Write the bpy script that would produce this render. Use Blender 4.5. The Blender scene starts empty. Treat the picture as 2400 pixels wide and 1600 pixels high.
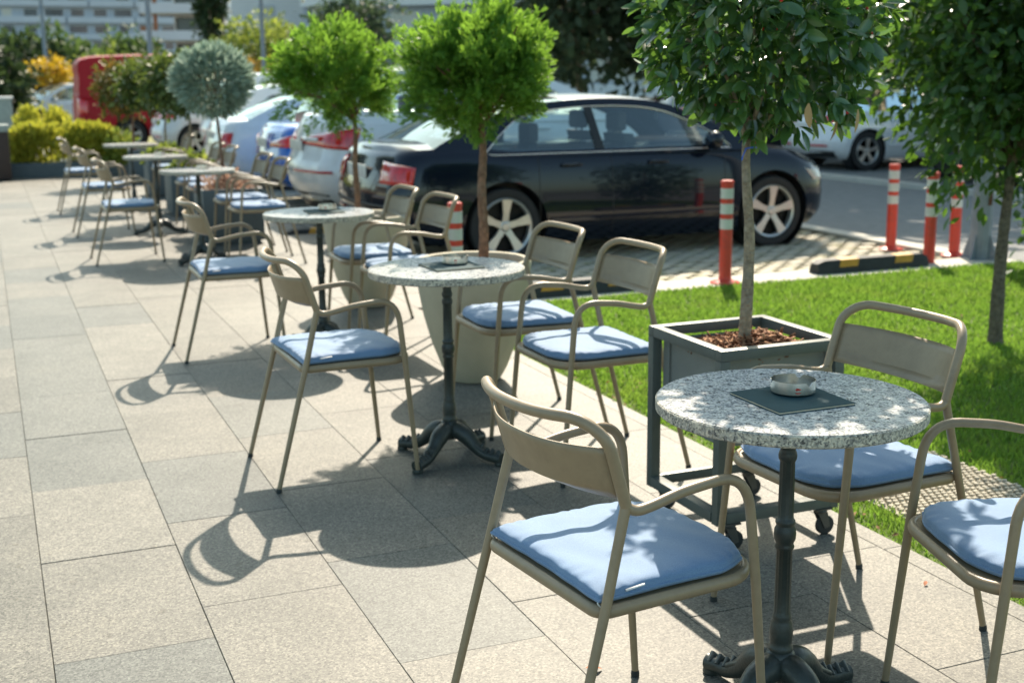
import bpy, bmesh, math, random
import numpy as np
from mathutils import Vector, Matrix
PI = math.pi
rnd = random.Random(7)
nr = np.random.default_rng(11)
SC = bpy.context.scene
COL = SC.collection

# ------------------------------------------------------------------ materials
def new_mat(name):
    m = bpy.data.materials.new(name); m.use_nodes = True
    nt = m.node_tree; b = nt.nodes['Principled BSDF']
    return m, nt, b

def N(nt, kind, **kw):
    n = nt.nodes.new(kind)
    for k, v in kw.items():
        if k in n.inputs: n.inputs[k].default_value = v
        else: setattr(n, k, v)
    return n

def coords(nt): return N(nt, 'ShaderNodeTexCoord').outputs['Object']

def c4(c): return (c[0], c[1], c[2], 1.0)

def ramp(nt, fac, stops, interp='LINEAR'):
    r = N(nt, 'ShaderNodeValToRGB'); r.color_ramp.interpolation = interp
    e = r.color_ramp.elements
    while len(e) < len(stops): e.new(0.5)
    for i, (p, c) in enumerate(stops): e[i].position = p; e[i].color = c4(c)
    nt.links.new(fac, r.inputs['Fac']); return r.outputs['Color']

def pbr(name, col, rough=.5, metal=0, var=.12, scale=15, bump=0, bscale=None, coat=0, spec=.5, dirt=None):
    m, nt, b = new_mat(name)
    co = coords(nt)
    n = N(nt, 'ShaderNodeTexNoise', Scale=scale, Detail=5, Roughness=.6); nt.links.new(co, n.inputs['Vector'])
    lo = tuple(c*(1-var) for c in col); hi = tuple(min(1, c*(1+var)) for c in col)
    out = ramp(nt, n.outputs['Fac'], [(.3, lo), (.7, hi)])
    if dirt:
        n2 = N(nt, 'ShaderNodeTexNoise', Scale=dirt[1], Detail=8, Roughness=.7); nt.links.new(co, n2.inputs['Vector'])
        r = N(nt, 'ShaderNodeMapRange'); r.inputs['From Min'].default_value = .5; r.inputs['From Max'].default_value = .75
        nt.links.new(n2.outputs['Fac'], r.inputs['Value'])
        mx = N(nt, 'ShaderNodeMix', data_type='RGBA'); nt.links.new(r.outputs['Result'], mx.inputs['Factor'])
        nt.links.new(out, mx.inputs['A']); mx.inputs['B'].default_value = c4(dirt[0]); out = mx.outputs['Result']
    nt.links.new(out, b.inputs['Base Color'])
    b.inputs['Roughness'].default_value = rough; b.inputs['Metallic'].default_value = metal
    b.inputs['Specular IOR Level'].default_value = spec
    if coat: b.inputs['Coat Weight'].default_value = coat; b.inputs['Coat Roughness'].default_value = .04
    if bump:
        n3 = N(nt, 'ShaderNodeTexNoise', Scale=bscale or scale*3, Detail=4); nt.links.new(co, n3.inputs['Vector'])
        bp = N(nt, 'ShaderNodeBump', Strength=bump, Distance=.01); nt.links.new(n3.outputs['Fac'], bp.inputs['Height'])
        nt.links.new(bp.outputs['Normal'], b.inputs['Normal'])
    return m

def leaf_mat(name, lo, hi, trans=.45, rough=.5, tcol=None, spec=.4, dry=None):
    """leaves: colour varies from leaf to leaf, light passes through"""
    m, nt, b = new_mat(name)
    g = N(nt, 'ShaderNodeNewGeometry')
    col = ramp(nt, g.outputs['Random Per Island'], [(0, lo), (.75, tuple((a+c)/2 for a, c in zip(lo, hi))), (1, hi)])
    if dry:
        n = N(nt, 'ShaderNodeTexNoise', Scale=dry[1], Detail=6, Roughness=.65); nt.links.new(coords(nt), n.inputs['Vector'])
        f = N(nt, 'ShaderNodeMapRange'); f.inputs['From Min'].default_value = .5; f.inputs['From Max'].default_value = .78; f.inputs['To Max'].default_value = .85
        nt.links.new(n.outputs['Fac'], f.inputs['Value'])
        dm = N(nt, 'ShaderNodeMix', data_type='RGBA'); nt.links.new(f.outputs['Result'], dm.inputs['Factor']); nt.links.new(col, dm.inputs['A']); dm.inputs['B'].default_value = c4(dry[0]); col = dm.outputs['Result']
    nt.links.new(col, b.inputs['Base Color']); b.inputs['Roughness'].default_value = rough
    b.inputs['Specular IOR Level'].default_value = spec
    t = N(nt, 'ShaderNodeBsdfTranslucent')
    if tcol:
        h = N(nt, 'ShaderNodeMix', data_type='RGBA'); h.inputs['Factor'].default_value = .65
        nt.links.new(col, h.inputs['A']); h.inputs['B'].default_value = c4(tcol); nt.links.new(h.outputs['Result'], t.inputs['Color'])
    else: nt.links.new(col, t.inputs['Color'])
    mx = N(nt, 'ShaderNodeMixShader'); mx.inputs[0].default_value = trans
    nt.links.new(b.outputs[0], mx.inputs[1]); nt.links.new(t.outputs[0], mx.inputs[2])
    nt.links.new(mx.outputs[0], nt.nodes['Material Output'].inputs['Surface'])
    return m

def glass_mat(name, tint, refl=.12):
    m, nt, b = new_mat(name); nt.nodes.remove(b)
    t = N(nt, 'ShaderNodeBsdfTransparent'); t.inputs['Color'].default_value = c4(tint)
    g = N(nt, 'ShaderNodeBsdfGlossy'); g.inputs['Roughness'].default_value = .02; g.inputs['Color'].default_value = (.9, 1, .98, 1)
    f = N(nt, 'ShaderNodeFresnel', IOR=1.5)
    a = N(nt, 'ShaderNodeMath', operation='ADD'); a.inputs[1].default_value = refl; nt.links.new(f.outputs[0], a.inputs[0])
    mx = N(nt, 'ShaderNodeMixShader'); nt.links.new(a.outputs[0], mx.inputs[0])
    nt.links.new(t.outputs[0], mx.inputs[1]); nt.links.new(g.outputs[0], mx.inputs[2])
    nt.links.new(mx.outputs[0], nt.nodes['Material Output'].inputs['Surface'])
    return m

def granite_mat(name='granite', warm=1.0):
    m, nt, b = new_mat(name)
    co = coords(nt)
    v = N(nt, 'ShaderNodeTexVoronoi', Scale=235); nt.links.new(co, v.inputs['Vector'])
    sp = N(nt, 'ShaderNodeSeparateColor'); nt.links.new(v.outputs['Color'], sp.inputs[0])
    a = ramp(nt, sp.outputs[0], [(0, (.05, .055, .06)), (.15, (.17, .18, .195)), (.32, (.36, .37, .385)), (.55, (.58, .59, .57)), (.85, (.78, .77, .72))], 'CONSTANT')
    v2 = N(nt, 'ShaderNodeTexVoronoi', Scale=85); nt.links.new(co, v2.inputs['Vector'])
    s2 = N(nt, 'ShaderNodeSeparateColor'); nt.links.new(v2.outputs['Color'], s2.inputs[0])
    c = ramp(nt, s2.outputs[1], [(0, (.16, .17, .185)), (.25, (.46, .47, .47)), (.6, (.72, .71, .66))], 'CONSTANT')
    mx = N(nt, 'ShaderNodeMix', data_type='RGBA'); mx.inputs['Factor'].default_value = .38
    nt.links.new(a, mx.inputs['A']); nt.links.new(c, mx.inputs['B'])
    out = mx.outputs['Result']
    if warm != 1:
        w = N(nt, 'ShaderNodeMix', data_type='RGBA', blend_type='MULTIPLY'); w.inputs['Factor'].default_value = 1; w.inputs['B'].default_value = (.92, .84, .7, 1)
        nt.links.new(out, w.inputs['A']); out = w.outputs['Result']
        nz = N(nt, 'ShaderNodeTexNoise', Scale=160, Detail=4); nt.links.new(co, nz.inputs['Vector'])
        bp = N(nt, 'ShaderNodeBump', Strength=.8, Distance=.004); nt.links.new(nz.outputs['Fac'], bp.inputs['Height']); nt.links.new(bp.outputs['Normal'], b.inputs['Normal'])
    nt.links.new(out, b.inputs['Base Color']); b.inputs['Roughness'].default_value = .22 if warm == 1 else .75
    return m

def paving_mat(name='granite_paving', tone=1.0):
    m, nt, b = new_mat(name)
    co = coords(nt); g = N(nt, 'ShaderNodeNewGeometry')
    isl = ramp(nt, g.outputs['Random Per Island'], [(0, (.135, .128, .108)), (.3, (.15, .141, .119)), (.7, (.16, .15, .127)), (1, (.176, .165, .14))])
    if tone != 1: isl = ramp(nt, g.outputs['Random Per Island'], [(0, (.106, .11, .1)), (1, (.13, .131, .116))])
    n = N(nt, 'ShaderNodeTexNoise', Scale=150, Detail=4, Roughness=.8); nt.links.new(co, n.inputs['Vector'])
    vo = N(nt, 'ShaderNodeTexVoronoi', Scale=190); nt.links.new(co, vo.inputs['Vector'])
    sv = N(nt, 'ShaderNodeSeparateColor'); nt.links.new(vo.outputs['Color'], sv.inputs[0])
    av = N(nt, 'ShaderNodeMath', operation='MULTIPLY_ADD'); av.inputs[1].default_value = .5
    hv = N(nt, 'ShaderNodeMath', operation='MULTIPLY'); hv.inputs[1].default_value = .5; nt.links.new(n.outputs['Fac'], hv.inputs[0])
    nt.links.new(sv.outputs[0], av.inputs[0]); nt.links.new(hv.outputs[0], av.inputs[2])
    spk = ramp(nt, av.outputs[0], [(.28, (.5, .51, .51)), (.38, (.84, .84, .84)), (.55, (1.0, 1.0, .99)), (.68, (1.36, 1.35, 1.31)), (.76, (1.7, 1.68, 1.62))])
    mx = N(nt, 'ShaderNodeMix', data_type='RGBA', blend_type='MULTIPLY'); mx.inputs['Factor'].default_value = 1
    nt.links.new(isl, mx.inputs['A']); nt.links.new(spk, mx.inputs['B'])
    n2 = N(nt, 'ShaderNodeTexNoise', Scale=2.3, Detail=7, Roughness=.65); nt.links.new(co, n2.inputs['Vector'])
    st = ramp(nt, n2.outputs['Fac'], [(.32, (.76, .775, .77)), (.55, (1, 1, 1)), (.75, (1.1, 1.08, 1.04))])
    m2 = N(nt, 'ShaderNodeMix', data_type='RGBA', blend_type='MULTIPLY'); m2.inputs['Factor'].default_value = 1
    nt.links.new(mx.outputs['Result'], m2.inputs['A']); nt.links.new(st, m2.inputs['B'])
    n4 = N(nt, 'ShaderNodeTexNoise', Scale=19, Detail=3); nt.links.new(co, n4.inputs['Vector'])
    spot = ramp(nt, n4.outputs['Fac'], [(.64, (1, 1, 1)), (.74, (.72, .7, .66))])
    m3 = N(nt, 'ShaderNodeMix', data_type='RGBA', blend_type='MULTIPLY'); m3.inputs['Factor'].default_value = 1
    nt.links.new(m2.outputs['Result'], m3.inputs['A']); nt.links.new(spot, m3.inputs['B'])
    nt.links.new(m3.outputs['Result'], b.inputs['Base Color']); b.inputs['Roughness'].default_value = .6; b.inputs['Specular IOR Level'].default_value = .36
    bp = N(nt, 'ShaderNodeBump', Strength=.25, Distance=.002); nt.links.new(n.outputs['Fac'], bp.inputs['Height'])
    nt.links.new(bp.outputs['Normal'], b.inputs['Normal'])
    return m

def fabric_mat():
    m, nt, b = new_mat('blue_canvas')
    co = coords(nt)
    n = N(nt, 'ShaderNodeTexNoise', Scale=420, Detail=2); nt.links.new(co, n.inputs['Vector'])
    n2 = N(nt, 'ShaderNodeTexNoise', Scale=6, Detail=5); nt.links.new(co, n2.inputs['Vector'])
    a = ramp(nt, n.outputs['Fac'], [(.3, (.115, .2, .34)), (.7, (.165, .275, .425))])
    s = ramp(nt, n2.outputs['Fac'], [(.3, (.9, .9, .92)), (.7, (1.06, 1.05, 1.04))])
    mx = N(nt, 'ShaderNodeMix', data_type='RGBA', blend_type='MULTIPLY'); mx.inputs['Factor'].default_value = 1
    nt.links.new(a, mx.inputs['A']); nt.links.new(s, mx.inputs['B'])
    nt.links.new(mx.outputs['Result'], b.inputs['Base Color'])
    b.inputs['Roughness'].default_value = .75; b.inputs['Sheen Weight'].default_value = .3; b.inputs['Sheen Roughness'].default_value = .4
    w = N(nt, 'ShaderNodeBump', Strength=.3, Distance=.001); nt.links.new(n.outputs['Fac'], w.inputs['Height'])
    nt.links.new(w.outputs['Normal'], b.inputs['Normal'])
    return m

M = {}
M['taupe'] = pbr('taupe_powder_coat', (.30, .222, .135), .38, dirt=((.24, .175, .105), 14), var=.06, scale=40, bump=.05, bscale=900)
M['fabric'] = fabric_mat()
M['white_tag'] = pbr('white_woven_tag', (.8, .8, .78), .7)
M['granite'] = granite_mat(); M['granite_rim'] = granite_mat('granite_rough_rim', .9)
M['iron'] = pbr('dark_green_cast_iron', (.03, .038, .034), .4, var=.25, scale=30, bump=.15, bscale=120)
M['steel'] = pbr('brushed_steel', (.62, .6, .55), .27, metal=1, var=.06, scale=60)
M['dark_metal'] = pbr('dull_dark_steel', (.09, .09, .085), .5, metal=.6, var=.2)
M['menu'] = pbr('dark_teal_menu_cover', (.026, .062, .07), .75, var=.12, spec=.15, bump=.1, bscale=300)
M['paper'] = pbr('cream_paper', (.7, .6, .45), .8)
M['red_print'] = pbr('red_print', (.5, .04, .03), .5)
M['paving'] = paving_mat()
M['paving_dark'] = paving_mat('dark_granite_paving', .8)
M['joint'] = pbr('joint_sand', (.19, .17, .13), .9, var=.3, scale=40)
M['asphalt'] = pbr('asphalt', (.2, .2, .19), .85, var=.15, scale=8, bump=.3, bscale=160)
M['ground'] = pbr('dry_ground', (.12, .12, .1), .9, var=.2, scale=.5)
M['concrete'] = pbr('pale_concrete', (.5, .47, .4), .85, var=.12, scale=5, bump=.2, bscale=80)
M['paver'] = pbr('worn_paver', (.5, .455, .36), .9, var=.2, scale=3, bump=.3, bscale=40, dirt=((.3, .27, .1), 6))
M['dry_turf'] = pbr('dry_turf', (.2, .2, .06), .95, var=.35, scale=12, bump=.6, bscale=90)
M['soil_lawn'] = pbr('lawn_soil', (.1, .14, .03), .95, var=.35, scale=9, bump=.4)
M['grass'] = leaf_mat('grass_blade', (.075, .18, .022), (.225, .335, .052), .5, .5, (.25, .43, .05), spec=.35, dry=((.3, .28, .07), 2.4))
M['planter'] = pbr('grey_green_steel', (.085, .1, .09), .45, var=.1, scale=20, bump=.05)
M['panel'] = pbr('grey_panel', (.17, .185, .175), .55, var=.08, scale=10, bump=.08)
M['mulch'] = pbr('bark_mulch', (.19, .075, .035), .95, var=.6, scale=45, bump=1, bscale=60)
M['chip'] = leaf_mat('bark_chip', (.12, .045, .02), (.46, .24, .12), 0, .9)
M['bark'] = pbr('grey_bark', (.26, .205, .135), .9, var=.5, scale=45, bump=1, bscale=80, dirt=((.33, .3, .24), 14))
M['dark_bark'] = pbr('dark_bark', (.13, .1, .07), .9, var=.5, scale=45, bump=1, bscale=80, dirt=((.2, .17, .13), 12))
M['redbark'] = pbr('red_brown_bark', (.19, .105, .062), .9, var=.6, scale=38, bump=1, bscale=70, dirt=((.28, .2, .14), 10))
M['holly'] = leaf_mat('glossy_holly_leaf', (.033, .09, .034), (.10, .205, .07), .36, .2, (.2, .38, .03), spec=.95)
M['holly_dead'] = pbr('dry_leaf', (.38, .24, .1), .7)
M['berry'] = pbr('red_berry', (.5, .02, .015), .3)
M['dark_leaf'] = leaf_mat('dark_leaf', (.026, .066, .022), (.075, .15, .042), .36, .36, (.2, .38, .03))
M['cedar'] = leaf_mat('cedar_spray', (.06, .175, .028), (.2, .365, .048), .48, .5, (.33, .55, .055), spec=.35)
M['bluecedar'] = leaf_mat('blue_needles', (.24, .33, .25), (.44, .53, .42), .3, .6, spec=.3)
M['hedge'] = leaf_mat('golden_hedge', (.26, .285, .03), (.56, .49, .06), .42, .6, (.5, .5, .05))
M['olive_leaf'] = leaf_mat('olive_leaf', (.03, .065, .018), (.14, .18, .05), .3, .5, (.25, .33, .05))
M['autumn_mix'] = leaf_mat('yellowing_leaf', (.06, .1, .02), (.4, .24, .05), .4, .55)
M['autumn'] = leaf_mat('autumn_leaf', (.2, .18, .03), (.4, .22, .04), .4, .55)
M['yellow_leaf'] = leaf_mat('yellow_leaf', (.5, .33, .02), (.7, .48, .04), .4, .55)
M['far_green'] = leaf_mat('far_green_leaf', (.06, .105, .028), (.15, .22, .05), .4, .6)
M['light_green'] = leaf_mat('light_green_leaf', (.16, .22, .035), (.36, .4, .07), .45, .6)
M['far_deep'] = leaf_mat('deep_green_leaf', (.026, .045, .016), (.07, .11, .032), .3, .6)
M['far_dark'] = leaf_mat('far_dark_leaf', (.05, .08, .042), (.11, .16, .075), .42, .6)
M['orange_flower'] = leaf_mat('orange_petals', (.36, .2, .13), (.55, .42, .33), .3, .6)
M['cream_pot'] = pbr('cream_stone_pot', (.43, .385, .28), .8, var=.08, scale=8, bump=.1, bscale=150)
M['post_orange'] = pbr('orange_red_plastic', (.6, .05, .026), .4, var=.08, scale=10, dirt=((.42, .06, .04), 18))
M['reflector'] = pbr('grey_white_reflective_tape', (.56, .58, .53), .45, var=.08)
M['rubber'] = pbr('black_rubber', (.022, .026, .026), .7, var=.3, scale=20, bump=.1)
M['amber'] = pbr('amber_reflector', (.55, .27, .02), .5, var=.2)
M['pole'] = pbr('blue_grey_pole_paint', (.2, .24, .28), .5, var=.15, scale=8, dirt=((.26, .27, .27), 4))
M['rust'] = pbr('rust', (.1, .04, .02), .9)
M['navy'] = pbr('navy_car_paint', (.003, .006, .015), .2, var=.1, coat=.75, spec=.1)
M['white_paint'] = pbr('white_car_paint', (.72, .73, .73), .3, var=.03, coat=.8)
M['silver'] = pbr('pale_silver_car_paint', (.55, .57, .58), .3, var=.03, coat=.8)
M['blue_paint'] = pbr('blue_car_paint', (.012, .11, .48), .25, var=.06, coat=1)
M['red_paint'] = pbr('red_van_paint', (.33, .008, .014), .5, var=.05, coat=.05, spec=.2)
M['dark_paint'] = pbr('dark_grey_car_paint', (.03, .032, .036), .3, var=.05, coat=.8)
M['glass'] = glass_mat('car_glass', (.93, 1, .98), .07)
M['dark_glass'] = glass_mat('tinted_glass', (.1, .12, .13), .05)
M['chrome'] = pbr('satin_chrome', (.8, .82, .85), .38, metal=1, var=.03)
M['alloy'] = pbr('alloy_wheel', (.52, .52, .5), .32, metal=.75, var=.06)
M['tyre'] = pbr('tyre_rubber', (.018, .018, .019), .8, var=.2)
M['black'] = pbr('black_trim', (.012, .013, .014), .5)
M['interior'] = pbr('dark_upholstery', (.03, .032, .035), .8)
M['tail'] = pbr('red_lamp_glass', (.55, .012, .012), .15, var=.3, scale=22, coat=1)
M['lamp_clear'] = pbr('clear_lamp', (.5, .5, .48), .15, coat=1)
M['plate'] = pbr('number_plate', (.6, .6, .56), .5)
M['facade'] = pbr('pale_blue_grey_facade', (.42, .465, .52), .8, var=.06, scale=.2)
M['facade_band'] = pbr('white_balcony_band', (.56, .585, .62), .8, var=.05, scale=.3)
M['facade_white'] = pbr('off_white_render', (.75, .74, .71), .8, var=.06, scale=.3)
M['window'] = pbr('far_window', (.05, .065, .085), .15, var=.4, scale=.3)
M['terracotta'] = pbr('terracotta_panel', (.35, .13, .05), .8)
M['bin'] = pbr('brown_bin', (.045, .025, .018), .6)
M['grey_box'] = pbr('pale_grey_green_box', (.3, .34, .31), .6)
M['leaf_litter'] = pbr('fallen_leaf', (.4, .13, .05), .8, var=.3, scale=60)
M['litter_leaf'] = leaf_mat('dry_litter', (.14, .07, .025), (.42, .24, .09), .2, .8)
M['drain'] = pbr('perforated_stone_plate', (.4, .36, .28), .9, var=.25, scale=20, bump=.4, bscale=80)
M['blue_tie'] = pbr('blue_plastic_tie', (.02, .12, .6), .4)
M['curtain'] = pbr('cream_blind', (.6, .58, .5), .8)

# ------------------------------------------------------------------ mesh helpers
class MB:
    def __init__(s): s.v = []; s.f = []; s.mi = []; s.cur = 0
    def add(s, vs, fs):
        o = len(s.v); s.v += [tuple(p) for p in vs]
        for f in fs: s.f.append([o+i for i in f]); s.mi.append(s.cur)
    def box(s, x0, x1, y0, y1, z0, z1, b=0):
        if b <= 0:
            s.add([(x, y, z) for z in (z0, z1) for y in (y0, y1) for x in (x0, x1)],
                  [(0, 2, 3, 1), (4, 5, 7, 6), (0, 1, 5, 4), (2, 6, 7, 3), (0, 4, 6, 2), (1, 3, 7, 5)]); return
        bm = bmesh.new(); bmesh.ops.create_cube(bm, size=1)
        for v in bm.verts: v.co = Vector(((x0+x1)/2+v.co.x*(x1-x0), (y0+y1)/2+v.co.y*(y1-y0), (z0+z1)/2+v.co.z*(z1-z0)))
        bmesh.ops.bevel(bm, geom=bm.edges[:], offset=b, segments=2, affect='EDGES', profile=.6)
        s.add([v.co[:] for v in bm.verts], [[v.index for v in f.verts] for f in bm.faces]); bm.free()
    def tube(s, path, r, n=12, closed=False, caps=True, flat=1.0):
        P = [Vector(p) for p in path]; L = len(P)
        rr = r if isinstance(r, (list, tuple)) else [r]*L
        T = []
        for i in range(L):
            a = P[i-1] if (i or closed) else P[i]; c = P[(i+1) % L] if (i < L-1 or closed) else P[i]
            T.append((c-a).normalized())
        up = Vector((0, 0, 1)) if abs(T[0].z) < .9 else Vector((1, 0, 0))
        nrm = (up-T[0]*up.dot(T[0])).normalized(); o = len(s.v)
        for i in range(L):
            if i:
                nrm = (nrm-T[i]*nrm.dot(T[i])); nrm = nrm.normalized() if nrm.length > 1e-6 else up
            bi = T[i].cross(nrm)
            for k in range(n):
                a = 2*PI*k/n; s.v.append(tuple(P[i]+nrm*(math.cos(a)*rr[i]*flat)+bi*(math.sin(a)*rr[i])))
        m = L if closed else L-1
        for i in range(m):
            for k in range(n):
                a = o+i*n+k; b = o+i*n+(k+1) % n; c = o+((i+1) % L)*n+(k+1) % n; d = o+((i+1) % L)*n+k
                s.f.append([a, b, c, d]); s.mi.append(s.cur)
        if caps and not closed:
            s.f.append([o+k for k in range(n)][::-1]); s.mi.append(s.cur)
            s.f.append([o+(L-1)*n+k for k in range(n)]); s.mi.append(s.cur)
    def lathe(s, prof, n=32, c=(0, 0, 0), flute=None, axis='z', caps=True):
        o = len(s.v)
        for (r, z) in prof:
            for k in range(n):
                a = 2*PI*k/n; q = r
                if flute and flute(z): q = r*(1-.09*abs(math.cos(6*a)))
                p = (q*math.cos(a), q*math.sin(a), z)
                if axis == 'y': p = (p[0], z, p[1])
                s.v.append((c[0]+p[0], c[1]+p[1], c[2]+p[2]))
        for i in range(len(prof)-1):
            for k in range(n):
                f = [o+i*n+k, o+i*n+(k+1) % n, o+(i+1)*n+(k+1) % n, o+(i+1)*n+k]
                s.f.append(f if axis == 'z' else f[::-1]); s.mi.append(s.cur)
        for e, rev in ((0, True), (len(prof)-1, False)):
            if caps and prof[e][0] > 1e-3:
                f = [o+e*n+k for k in range(n)]; s.f.append(f[::-1] if rev != (axis == 'y') else f); s.mi.append(s.cur)
    def grid(s, rows, closed=False):
        o = len(s.v); R = len(rows); Cn = len(rows[0])
        for r in rows: s.v += [tuple(p) for p in r]
        for i in range(R-1):
            for k in range(Cn if closed else Cn-1):
                s.f.append([o+i*Cn+k, o+i*Cn+(k+1) % Cn, o+(i+1)*Cn+(k+1) % Cn, o+(i+1)*Cn+k]); s.mi.append(s.cur)
    def prism(s, poly, d0, d1, axis='y'):
        """closed outline in two axes, extruded along the third"""
        n = len(poly)
        def P(a, b, d): return (a, d, b) if axis == 'y' else ((a, b, d) if axis == 'z' else (d, a, b))
        s.add([P(a, b, d0) for a, b in poly]+[P(a, b, d1) for a, b in poly],
              [list(range(n))[::-1], list(range(n, 2*n))]+[[k, (k+1) % n, n+(k+1) % n, n+k] for k in range(n)])
    def build(s, name, mats, parent=None, smooth=True, ang=40, fix=True, solid=0):
        me = bpy.data.meshes.new(name); me.from_pydata(s.v, [], s.f)
        for m in (mats if isinstance(mats, (list, tuple)) else [mats]): me.materials.append(m)
        if max(s.mi, default=0): me.polygons.foreach_set('material_index', s.mi)
        if fix:
            bm = bmesh.new(); bm.from_mesh(me); bmesh.ops.remove_doubles(bm, verts=bm.verts, dist=1e-5)
            bmesh.ops.recalc_face_normals(bm, faces=bm.faces); bm.to_mesh(me); bm.free()
        if smooth:
            me.polygons.foreach_set('use_smooth', [True]*len(me.polygons)); me.set_sharp_from_angle(angle=math.radians(ang))
        o = bpy.data.objects.new(name, me); COL.objects.link(o)
        if parent: o.parent = parent
        if solid:
            md = o.modifiers.new('thick', 'SOLIDIFY'); md.thickness = solid; md.offset = 0
        return o

def np_mesh(name, V, F, mat, parent=None, smooth=False):
    """V (n,3) float array, F (m,k) int array of equal-sized faces"""
    me = bpy.data.meshes.new(name); k = F.shape[1]
    me.vertices.add(len(V)); me.vertices.foreach_set('co', V.astype(np.float32).ravel())
    me.loops.add(F.size); me.loops.foreach_set('vertex_index', F.astype(np.int32).ravel())
    me.polygons.add(len(F)); me.polygons.foreach_set('loop_start', np.arange(0, F.size, k, dtype=np.int32))
    if smooth: me.polygons.foreach_set('use_smooth', np.ones(len(F), bool))
    me.update(calc_edges=True); me.validate()
    me.materials.append(mat)
    o = bpy.data.objects.new(name, me); COL.objects.link(o)
    if parent: o.parent = parent
    return o

def tag(o, label=None, cat=None, group=None, kind=None):
    if label: o['label'] = label
    if cat: o['category'] = cat
    if group: o['group'] = group
    if kind: o['kind'] = kind
    return o
def thing(name, loc, label, cat, rot=0, group=None):
    o = bpy.data.objects.new(name, None); COL.objects.link(o); o.empty_display_size = .1
    o.location = loc; o.rotation_euler = (0, 0, rot)
    return tag(o, label, cat, group)
def dup(root, loc, rot, label, group=None):
    r = root.copy(); COL.objects.link(r); r.location = loc; r.rotation_euler = (0, 0, rot); r['label'] = label
    if group: r['group'] = group
    for ch in root.children:
        c = ch.copy(); COL.objects.link(c); c.parent = r
        for g in ch.children:
            d = g.copy(); COL.objects.link(d); d.parent = c
    return r
def arc(p, c, q, n=6):
    """quadratic corner from p through control c to q"""
    p, c, q = Vector(p), Vector(c), Vector(q)
    return [p*(1-t)**2+c*2*t*(1-t)+q*t*t for t in [i/n for i in range(n+1)]]
def smooth_path(pts, n=6):
    P = [Vector(p) for p in pts]; out = []
    for i in range(len(P)-1):
        a = P[max(i-1, 0)]; b = P[i]; c = P[i+1]; d = P[min(i+2, len(P)-1)]
        for k in range(n):
            t = k/n; out.append(.5*((2*b)+(c-a)*t+(2*a-5*b+4*c-d)*t*t+(3*b-a-3*c+d)*t**3))
    return out+[P[-1]]
def interp(keys, x):
    if x <= keys[0][0]: return keys[0][1]
    for (a, u), (b, w) in zip(keys, keys[1:]):
        if x <= b:
            t = (x-a)/(b-a); t = t*t*(3-2*t)*.5+t*.5; return u+(w-u)*t
    return keys[-1][1]

# ------------------------------------------------------------------ camera, light, world
CAMZ = 1.46823
cam = bpy.data.cameras.new('camera'); co = bpy.data.objects.new('camera', cam); COL.objects.link(co)
R_ = Vector((.9231884, -.3842430, -.0089718)); U_ = Vector((.0875307, .1874585, .9783648)); W_ = Vector((.3742480, .9040003, -.2066926))
mw = Matrix.Identity(4)
for i in range(3): mw[i][0] = R_[i]; mw[i][1] = U_[i]; mw[i][2] = -W_[i]
mw.translation = Vector((0, 0, CAMZ)); co.matrix_world = mw
cam.sensor_width = 36; cam.lens = 44.05; cam.clip_end = 2000; cam.clip_start = .05
cam.dof.use_dof = True; cam.dof.focus_distance = 2.75; cam.dof.aperture_fstop = 4.5
SC.camera = co
SUN_D = Vector((.54, .98, 1.0)).normalized()            # towards the sun
sl = bpy.data.lights.new('sun', 'SUN'); sl.energy = 4.1; sl.angle = math.radians(.55); sl.color = (1, .885, .735)
so = bpy.data.objects.new('sun', sl); COL.objects.link(so); so.rotation_euler = SUN_D.to_track_quat('Z', 'Y').to_euler(); so.location = (0, 0, 30)
wd = bpy.data.worlds.new('World'); SC.world = wd; wd.use_nodes = True
sky = wd.node_tree.nodes.new('ShaderNodeTexSky'); sky.sky_type = 'NISHITA'; sky.sun_disc = False
sky.sun_elevation = math.asin(SUN_D.z); sky.sun_rotation = math.atan2(SUN_D.x, SUN_D.y)
bg = wd.node_tree.nodes['Background']; bg.inputs['Strength'].default_value = .135; sky.ozone_density = .6; sky.dust_density = 1.6; sky.air_density = .85
tint = wd.node_tree.nodes.new('ShaderNodeMix'); tint.data_type = 'RGBA'; tint.blend_type = 'MULTIPLY'; tint.inputs['Factor'].default_value = 1
tint.inputs['B'].default_value = (.95, 1.04, .86, 1)      # slightly hazy, less blue air
wd.node_tree.links.new(sky.outputs[0], tint.inputs['A']); wd.node_tree.links.new(tint.outputs['Result'], bg.inputs['Color'])
SC.view_settings.view_transform = 'Standard'; SC.view_settings.look = 'None'; SC.view_settings.exposure = 1.18; SC.view_settings.gamma = 1
SC.cycles.use_denoising = True; SC.cycles.max_bounces = 8; SC.cycles.transparent_max_bounces = 12; SC.cycles.sample_clamp_indirect = 6
SC.cycles.caustics_reflective = False; SC.cycles.caustics_refractive = False

# ------------------------------------------------------------------ ground, paving, lawn
PZ = -.08     # parking level
b = MB(); b.add([(-700, -300, -.16), (700, -300, -.16), (700, 900, -.16), (-700, 900, -.16)], [(0, 1, 2, 3)])
tag(b.build('ground', M['ground'], smooth=False), 'flat dusty ground under and around the car park', 'ground', kind='structure')
b = MB(); b.add([(-6, -2, -.012), (2.585, -2, -.012), (2.585, 7.66, -.012), (2.96, 7.66, -.012), (2.96, 24.6, -.012), (-6, 24.6, -.012)], [(0, 1, 2, 3, 4, 5)])
tag(b.build('pavement_bed', M['joint'], smooth=False), 'sandy bed showing in the joints of the paving', 'paving bed', kind='structure')
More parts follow.
